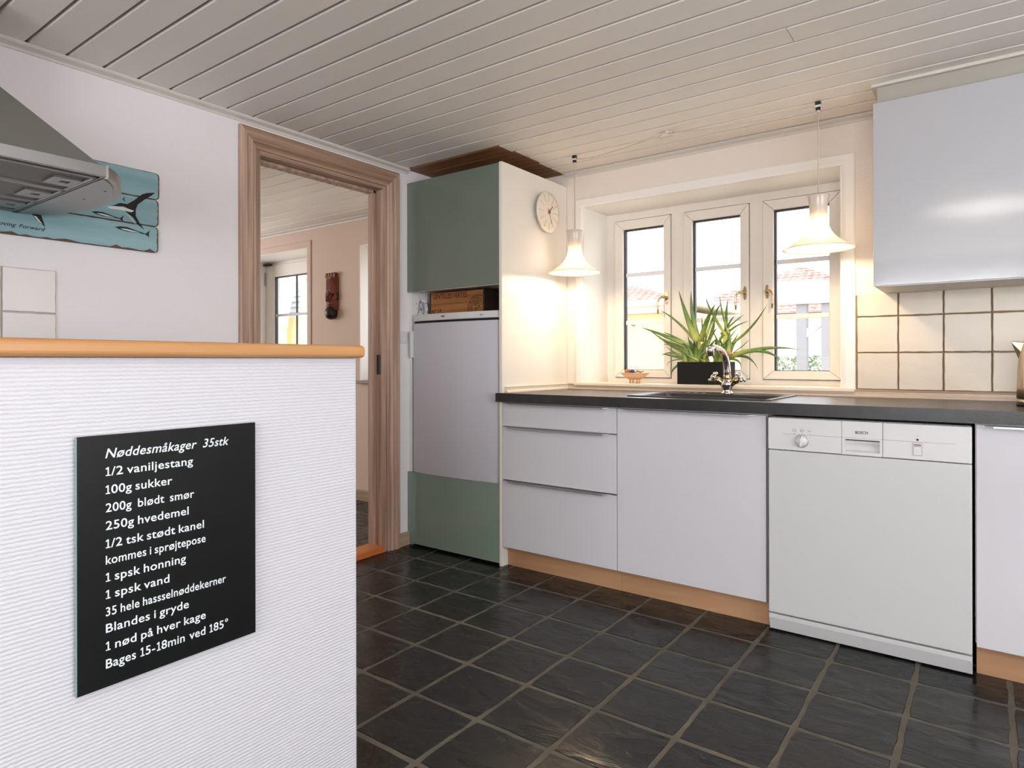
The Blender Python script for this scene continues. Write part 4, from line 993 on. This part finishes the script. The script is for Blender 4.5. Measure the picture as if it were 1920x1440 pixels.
# ================================================================== ON THE SILL
# ---- aloe in a black planter
al = root('potted_aloe', (-.47, .715, WZ0), 'large spiky aloe plant in a black rectangular planter on the sill', 'plant')
a0, a1, b0, b1 = -.592, -.367, .622, .806; zt = .961
mb = MB().box(a0, a1, b0, b0+.008, WZ0, zt).box(a0, a1, b1-.008, b1, WZ0, zt).box(a0, a0+.008, b0+.008, b1-.008, WZ0, zt).box(a1-.008, a1, b0+.008, b1-.008, WZ0, zt).box(a0+.008, a1-.008, b0+.008, b1-.008, WZ0, WZ0+.01)
put('planter', mb, 'pot', al, .001, 'matt black rectangular planter')
put('soil', B(a0+.008, a1-.008, b0+.008, b1-.008, WZ0+.05, zt-.012), 'soil', al)
LV = [(-0.52, 0.694, 1.062, -0.568, 0.694, 1.182, -0.614, 0.694, 1.324, 0.029), (-0.513, 0.702, 1.062, -0.546, 0.705, 1.202, -0.552, 0.707, 1.319, 0.024), (-0.508, 0.718, 1.063, -0.452, 0.656, 1.165, -0.389, 0.594, 1.237, 0.026), (-0.372, 0.681, 1.089, -0.456, 0.718, 1.21, -0.499, 0.756, 1.299, 0.013), (-0.362, 0.696, 1.095, -0.381, 0.662, 1.193, -0.385, 0.629, 1.289, 0.011), (-0.387, 0.74, 1.076, -0.379, 0.709, 1.181, -0.36, 0.679, 1.263, 0.017), (-0.539, 0.73, 1.063, -0.632, 0.705, 1.169, -0.716, 0.68, 1.228, 0.013), (-0.556, 0.718, 1.037, -0.687, 0.665, 1.098, -0.784, 0.612, 1.138, 0.021), (-0.545, 0.718, 0.986, -0.674, 0.74, 1.05, -0.814, 0.762, 1.137, 0.021), (-0.532, 0.711, 1.001, -0.651, 0.724, 1.054, -0.749, 0.736, 1.083, 0.014), (-0.578, 0.72, 0.996, -0.629, 0.657, 1.042, -0.672, 0.593, 1.044, 0.008), (-0.564, 0.725, 0.97, -0.652, 0.715, 0.991, -0.718, 0.704, 1.004, 0.014), (-0.569, 0.698, 0.975, -0.633, 0.642, 1.006, -0.664, 0.587, 0.985, 0.011), (-0.583, 0.732, 0.975, -0.643, 0.706, 0.928, -0.646, 0.679, 0.886, 0.013), (-0.579, 0.723, 0.975, -0.676, 0.744, 0.965, -0.701, 0.765, 0.932, 0.006), (-0.557, 0.723, 0.97, -0.644, 0.748, 1.002, -0.722, 0.773, 1.046, 0.012), (-0.35, 0.704, 1.05, -0.241, 0.645, 1.124, -0.152, 0.587, 1.225, 0.013), (-0.375, 0.736, 0.985, -0.187, 0.651, 1.023, -0.016, 0.566, 1.013, 0.02), (-0.355, 0.688, 0.985, -0.21, 0.653, 1.013, -0.097, 0.618, 0.961, 0.022), (-0.371, 0.706, 0.98, -0.283, 0.709, 0.983, -0.231, 0.712, 0.924, 0.014), (-0.353, 0.698, 0.98, -0.293, 0.692, 0.99, -0.248, 0.687, 0.97, 0.009), (-0.36, 0.703, 0.975, -0.313, 0.678, 0.965, -0.29, 0.654, 0.931, 0.012), (-0.409, 0.715, 1.096, -0.337, 0.709, 1.154, -0.291, 0.703, 1.187, 0.009), (-0.405, 0.734, 1.077, -0.343, 0.729, 1.13, -0.273, 0.723, 1.155, 0.012), (-0.355, 0.736, 1.005, -0.31, 0.748, 1.04, -0.281, 0.76, 1.075, 0.006), (-0.479, 0.739, 1.063, -0.445, 0.73, 1.159, -0.416, 0.721, 1.254, 0.011), (-0.472, 0.69, 1.077, -0.438, 0.725, 1.199, -0.409, 0.761, 1.256, 0.012), (-0.499, 0.738, 1.053, -0.513, 0.754, 1.131, -0.522, 0.77, 1.195, 0.011), (-0.48, 0.714, 1.026, -0.452, 0.722, 1.098, -0.44, 0.73, 1.159, 0.012), (-0.483, 0.693, 1.001, -0.463, 0.724, 1.077, -0.435, 0.755, 1.134, 0.019), (-0.419, 0.714, 1.051, -0.356, 0.677, 1.143, -0.313, 0.64, 1.179, 0.012), (-0.388, 0.684, 1.035, -0.361, 0.722, 1.085, -0.335, 0.759, 1.131, 0.009), (-0.532, 0.739, 0.996, -0.542, 0.669, 1.047, -0.528, 0.599, 1.095, 0.011), (-0.549, 0.728, 1.027, -0.623, 0.697, 1.08, -0.688, 0.666, 1.114, 0.014), (-0.482, 0.689, 0.975, -0.465, 0.665, 1.046, -0.454, 0.642, 1.105, 0.018), (-0.495, 0.726, 0.975, -0.528, 0.745, 1.043, -0.541, 0.763, 1.101, 0.018), (-0.388, 0.683, 0.995, -0.412, 0.696, 1.051, -0.458, 0.709, 1.138, 0.014), (-0.373, 0.683, 1.005, -0.346, 0.707, 1.055, -0.324, 0.731, 1.105, 0.012), (-0.496, 0.7, 0.97, -0.551, 0.732, 1.012, -0.607, 0.765, 1.049, 0.016), (-0.494, 0.739, 0.97, -0.469, 0.712, 1.011, -0.44, 0.686, 1.046, 0.016), (-0.392, 0.74, 0.975, -0.391, 0.692, 1.035, -0.395, 0.645, 1.084, 0.016), (-0.364, 0.685, 0.995, -0.36, 0.695, 1.075, -0.366, 0.706, 1.125, 0.021), (-0.51, 0.682, 0.97, -0.551, 0.652, 0.995, -0.582, 0.621, 1.026, 0.014)]
def leaf(bx, by, bz, mx_, my_, mz_, tx_, ty_, tz_, wd):
    P0, Pm, P2 = Vector((bx,by,bz)), Vector((mx_,my_,mz_)), Vector((tx_,ty_,tz_))
    P1 = (Pm-P0*.25-P2*.25)*2
    n = 14; vs = []; al_ = []; pr = None
    for i in range(n+1):
        t = i/n; p = P0*(1-t)**2+P1*2*t*(1-t)+P2*t*t; d = ((P1-P0)*(1-t)+(P2-P1)*t).normalized()
        vw = Vector((.6514,-2.427,.97))-P0; vw.z = .0; 
        s = d.cross(Vector((.35,-1,.25))).normalized(); nn = s.cross(d).normalized()
        if pr is not None and s.dot(pr) < 0: s = -s; nn = -nn
        pr = s
        wv = wd*.54*(1-t)**.75*(1+.25*math.sin(math.pi*t)); th = wv*.42
        for (a, b) in ((-1,.25),(-.5,-.35),(0,-.75),(.5,-.35),(1,.25),(.55,.35),(0,.05),(-.55,.35)): vs.append(p+s*wv*a+nn*th*b*-1); al_.append(t)
    m_ = MB(); fs = []
    for i in range(n):
        for k in range(8): fs.append((i*8+k, i*8+(k+1)%8, (i+1)*8+(k+1)%8, (i+1)*8+k))
    fs.append(tuple(range(7,-1,-1))); m_.add(vs, fs, True)
    o = put('leaf', m_, 'aloe', al)
    me = o.data; at = me.attributes.new('along', 'FLOAT', 'POINT'); off = wloc(al)
    L_ = (P2-P0).length
    vals = []
    for v in me.vertices:
        q = v.co+off; vals.append(min(1, max(0, (q-P0).length/L_)))
    at.data.foreach_set('value', vals)
cen = [Vector((-.50,.712,.955)), Vector((-.405,.715,.96)), Vector((-.545,.71,.955))]
for L_ in LV:
    L_ = list(L_)
    leaf(*L_)
# central stems that carry the upper rosettes
put('stem', MB().tube([(-.488,.715,.94),(-.500,.715,.99),(-.525,.712,1.075)], [.014,.015,.012], 10), mat('aloe_stem', (178,178,96), .5), al)
put('stem', MB().tube([(-.40,.71,.94),(-.385,.70,1.0),(-.38,.70,1.09)], [.013,.013,.010], 10), M['aloe'], al)
rr = random.Random(9)
for k in range(38):
    c = rr.choice(cen); a = rr.uniform(0, 2*math.pi); r = rr.uniform(.04,.10); h = rr.uniform(.02,.12)
    bx, by = c.x+rr.uniform(-.03,.03), c.y+rr.uniform(-.03,.03)
    tx_, ty_, tz_ = bx+r*math.cos(a), min(.80, by+r*.8*math.sin(a)), .965+h
    leaf(bx, by, .955, (bx+tx_)/2-.006*math.cos(a), (by+ty_)/2, (.955+tz_)/2+.018, tx_, ty_, tz_, .02)
put('dried_bud', MB().lathe([(0,-.010),(.010,-.008),(.007,-.003),(.014,0),(.008,.004),(.011,.009),(0,.012)], (-.348,.66,1.0), (.3,0,1), 7), 'pinkbud', al, 0, 'pinkish dried bud behind the tap')

# ---- bowl with bits
bx, by, bz = -.838, .66, WZ0
bw = root('wooden_bowl', (bx, by, bz), 'small turned wooden footed bowl on the sill in front of the left pane', 'bowl')
put('bowl_body', MB().lathe([(.028,.018),(.045,.026),(.062,.040),(.076,.052),(.077,.054),(.074,.054),(.060,.043),(.043,.030),(.02,.024),(0,.023)], (bx,by,bz), (0,0,1), 40), 'bowl', bw)
for k in range(8):
    a = 2*math.pi*k/8; put('foot', MB().tube([(bx+.026*math.cos(a), by+.026*math.sin(a), bz+.022), (bx+.026*math.cos(a), by+.026*math.sin(a), bz)], .0045, 8), 'bowl', bw)
tag(put('walnut', MB().lathe([(0,-.016),(.010,-.013),(.016,-.003),(.016,.004),(.009,.014),(0,.016)], (bx-.035,by-.012,bz+.058), (1,.2,.2), 16), 'walnut'), 'brown walnut at the left in the wooden bowl', 'nut')
tag(put('blue_ball', MB().lathe([(0,-.0115),(.006,-.0098),(.0098,-.006),(.0115,0),(.0098,.006),(.006,.0098),(0,.0115)], (bx-.003,by-.02,bz+.060), (0,0,1), 18), 'blue'), 'small cobalt blue ball in the wooden bowl', 'ball')
tag(put('dry_twig', MB().tube([(bx+.005,by-.01,bz+.052),(bx+.018,by-.008,bz+.062),(bx+.034,by-.0,bz+.056),(bx+.046,by+.008,bz+.062)], [.003,.005,.004,.0015], 8), 'twig'), 'curled dry twig at the right in the wooden bowl', 'twig')

# ================================================================== OUTSIDE
struct('ground', B(-30, 20, YW+WT, 45, -.3, -.12), 'ground', 'pale paved ground outside')
# low yellow outbuilding seen in the left pane
ob = root('outbuilding', (-6.4, 9.5, -.12), 'low pale yellow outbuilding behind the left window pane', 'building')
put('wall', B(-9.5, -3.35, 8.0, 11, -.12, 1.78), 'yellow_render', ob)
put('fascia', B(-9.6, -3.25, 7.85, 7.98, 1.78, 1.90), 'fascia', ob, .005)
put('flat_roof', B(-9.7, -3.2, 7.8, 11.1, 1.90, 2.0), 'white_render', ob)
put('round_vent', MB().lathe([(.05,0),(.05,.02),(0,.02)], (-4.4, 8.0, 1.62), (0,-1,0), 16), 'twig', ob)
# red-roofed neighbours
def roof_face(p00, p10, p11, p01, tl=.30, tw=.24):
    """rows of pantiles on a sloping quad, joined into one mesh"""
    p00, p10, p11, p01 = map(Vector, (p00, p10, p11, p01)); n = (p10-p00).cross(p01-p00).normalized()
    if n.z < 0: n = -n
    rows = max(2, int((p01-p00).length/tl)); mb = MB()
    for r in range(rows):
        a0, a1 = p00.lerp(p01, r/rows), p00.lerp(p01, (r+1)/rows); b0, b1 = p10.lerp(p11, r/rows), p10.lerp(p11, (r+1)/rows)
        cols = max(1, int((b0-a0).length/tw))*4; vs = []
        for k in range(cols+1):
            t = k/cols; h = .035*abs(math.sin(t*cols/4*math.pi)); vs += [a0.lerp(b0, t)+n*(h+.045), a1.lerp(b1, t)+n*h, a0.lerp(b0, t)+n*0]
        fs = []
        for k in range(cols): i = k*3; fs += [(i,i+3,i+4,i+1), (i,i+2,i+5,i+3)]
        mb.add(vs, fs, False)
    return mb
def hip_house(x0, x1, y0, y1, ze, zr, wm, label, chim=None):
    h = root('house', ((x0+x1)/2, (y0+y1)/2, -.12), label, 'building')
    put('wall', B(x0+.4, x1-.4, y0+.4, y1-.4, -.12, ze), wm, h)
    put('fascia', rectframe(0,1,0,1,.1,.1,.1,.1,0,1) and MB().box(x0, x1, y0, y0+.06, ze-.14, ze+.02).box(x0, x1, y1-.06, y1, ze-.14, ze+.02).box(x0, x0+.06, y0, y1, ze-.14, ze+.02).box(x1-.06, x1, y0, y1, ze-.14, ze+.02).box(x0, x1, y0, y1, ze-.02, ze), 'white_render', h)
    xm = (x0+x1)/2; ya, yb = y0+(x1-x0)/2*.9, y1-(x1-x0)/2*.9
    if yb < ya: ya = yb = (y0+y1)/2
    A, Bp = (xm, ya, zr), (xm, yb, zr)
    faces = [((x0,y0,ze),(x1,y0,ze),A,A), ((x1,y0,ze),(x1,y1,ze),Bp,A), ((x1,y1,ze),(x0,y1,ze),Bp,Bp), ((x0,y1,ze),(x0,y0,ze),A,Bp)]
    for f in faces[:2]: 
        o = put('pantiles', roof_face(*f), 'roof', h, kind='stuff')
    put('roof_plane', MB().add([faces[2][0],faces[2][1],faces[2][2]], [(0,1,2)]).add([faces[3][0],faces[3][1],faces[3][2],faces[3][3]], [(0,1,2,3)]), 'roof', h)
    if chim: put('chimney', B(chim[0]-.2, chim[0]+.2, chim[1]-.2, chim[1]+.2, chim[2], chim[3]), 'post', h)
    return h
hip_house(-10.5, -4.6, 12.2, 16.4, 2.15, 3.05, 'white_render', 'white house with red pantile roof behind the middle pane')
hip_house(-7.9, -.8, 17.0, 23.5, 2.3, 4.0, 'white_render', 'white house with red hipped roof behind the right pane', (-3.0, 19.0, 2.9, 3.75))
# white carport with grey posts just outside the right pane
cpt = root('carport', (-.5, 4.2, -.12), 'white carport beam on grey timber posts outside the right pane', 'carport')
put('beam', B(-1.25, 2.2, 4.0, 4.12, 1.515, 1.70), 'porch', cpt, .005)
put('lower_batten', B(-1.25, 2.2, 3.985, 4.12, 1.490, 1.513), 'fascia', cpt)
put('post', B(-.815, -.725, 4.02, 4.11, -.12, 1.49), 'post', cpt, .005)
put('post', B(-.60, -.53, 4.02, 4.11, -.12, 1.49), 'post', cpt, .005)
put('brace', MB().prism([(-.73,1.18),(-.73,1.26),(-.42,1.49),(-.33,1.49)], 1, 4.03, 4.09), 'porch', cpt)
put('brace', MB().prism([(-.81,1.18),(-.81,1.26),(-1.12,1.49),(-1.2,1.49)], 1, 4.03, 4.09), 'porch', cpt)
put('rafter', B(-.3, -.22, 4.12, 7.0, 1.58, 1.68), 'porch', cpt)
put('rafter', B(.9, .98, 4.12, 7.0, 1.58, 1.68), 'porch', cpt)
# hedge
def hedge(x0, x1, y0, y1, z1, n, label, seed):
    h = root('hedge', ((x0+x1)/2, (y0+y1)/2, -.12), label, 'hedge'); r = random.Random(seed); mb = MB()
    for k in range(n):
        p = Vector((r.uniform(x0,x1), r.uniform(y0,y1), r.uniform(-.1,z1)))
        if r.random() < .6: p.y = y0+abs(r.gauss(0,.04))
        d = Vector((r.uniform(-1,1), r.uniform(-1,1), r.uniform(-1,1))).normalized(); e = d.cross(Vector((r.random(),r.random(),1))).normalized()
        l, w_ = r.uniform(.02,.035), r.uniform(.010,.016); mb.add([p-d*l, p+e*w_, p+d*l, p-e*w_], [(0,1,2,3)])
    put('leaves', mb, 'leafy', h, kind='stuff')
    st = MB()
    for k in range(8): xx_ = x0+(x1-x0)*(k+.5)/8; st.tube([(xx_,(y0+y1)/2,-.12),(xx_+.03,(y0+y1)/2,z1*.8)], .015, 6)
    put('stems', st, 'bark', h)
hedge(-1.6, .9, 5.6, 6.0, 1.02, 9000, 'clipped green hedge low in the right window pane', 4)
# bare tree far behind the outbuilding
def tree(x, y, label, seed):
    t = root('bare_tree', (x, y, -.12), label, 'tree', 'bare trees behind the outbuilding'); r = random.Random(seed); tr = MB(); br = MB()
    def grow(mb, p, d, L, rad, dep):
        q = p+d*L; mb.tube([p, p.lerp(q,.5)+Vector((r.uniform(-.05,.05),0,0)), q], [rad, rad*.8, rad*.6], 5)
        if dep == 0: return
        for k in range(3): grow(br, p.lerp(q, r.uniform(.6,1)), (d+Vector((r.uniform(-.7,.7), r.uniform(-.7,.7), r.uniform(-.1,.5)))).normalized(), L*.68, rad*.55, dep-1)
    grow(tr, Vector((x,y,-.12)), Vector((0,0,1)), 1.5, .1, 4)
    put('trunk', tr, 'bark', t); put('branches', br, 'bark', t, kind='stuff')
tree(-11.2, 19.0, 'bare tree left of the red roofs behind the outbuilding', 2); tree(-14.5, 18.0, 'bare tree furthest left behind the outbuilding', 3)

# porch beyond the glazed door of the next room
po_ = root('garden_building', (-7.0, 3.3, -.12), 'yellow garden building with white clapboard gable behind the glazed door', 'building')
put('wall', B(-9.5, -5.0, 3.2, 3.5, -.12, 1.60), 'yellow_render', po_)
put('gable_backing', B(-9.5, -5.0, 3.24, 3.5, 1.6, 3.2), 'porch', po_)
for k in range(20):
    z = 1.60+.075*k
    put('clapboard', MB().prism([(3.205,z),(3.24,z),(3.24,z+.078),(3.23,z+.078)], 0, -9.4, -5.1), 'porch', po_)
put('corner_post', B(-7.62, -7.42, 2.95, 3.1, -.12, 2.6), 'porch', po_, .005)
ar = []
n = 18
for k in range(n+1): a = R(90*k/n); ar.append((-6.35-1.15*math.cos(a)-.0, 1.45+.95*math.sin(a)))
for k in range(n, -1, -1): a = R(90*k/n); ar.append((-6.35-.98*math.cos(a), 1.45+.80*math.sin(a)))
put('arched_brace', MB().prism(ar, 1, 2.97, 3.06), 'porch', po_, .003)
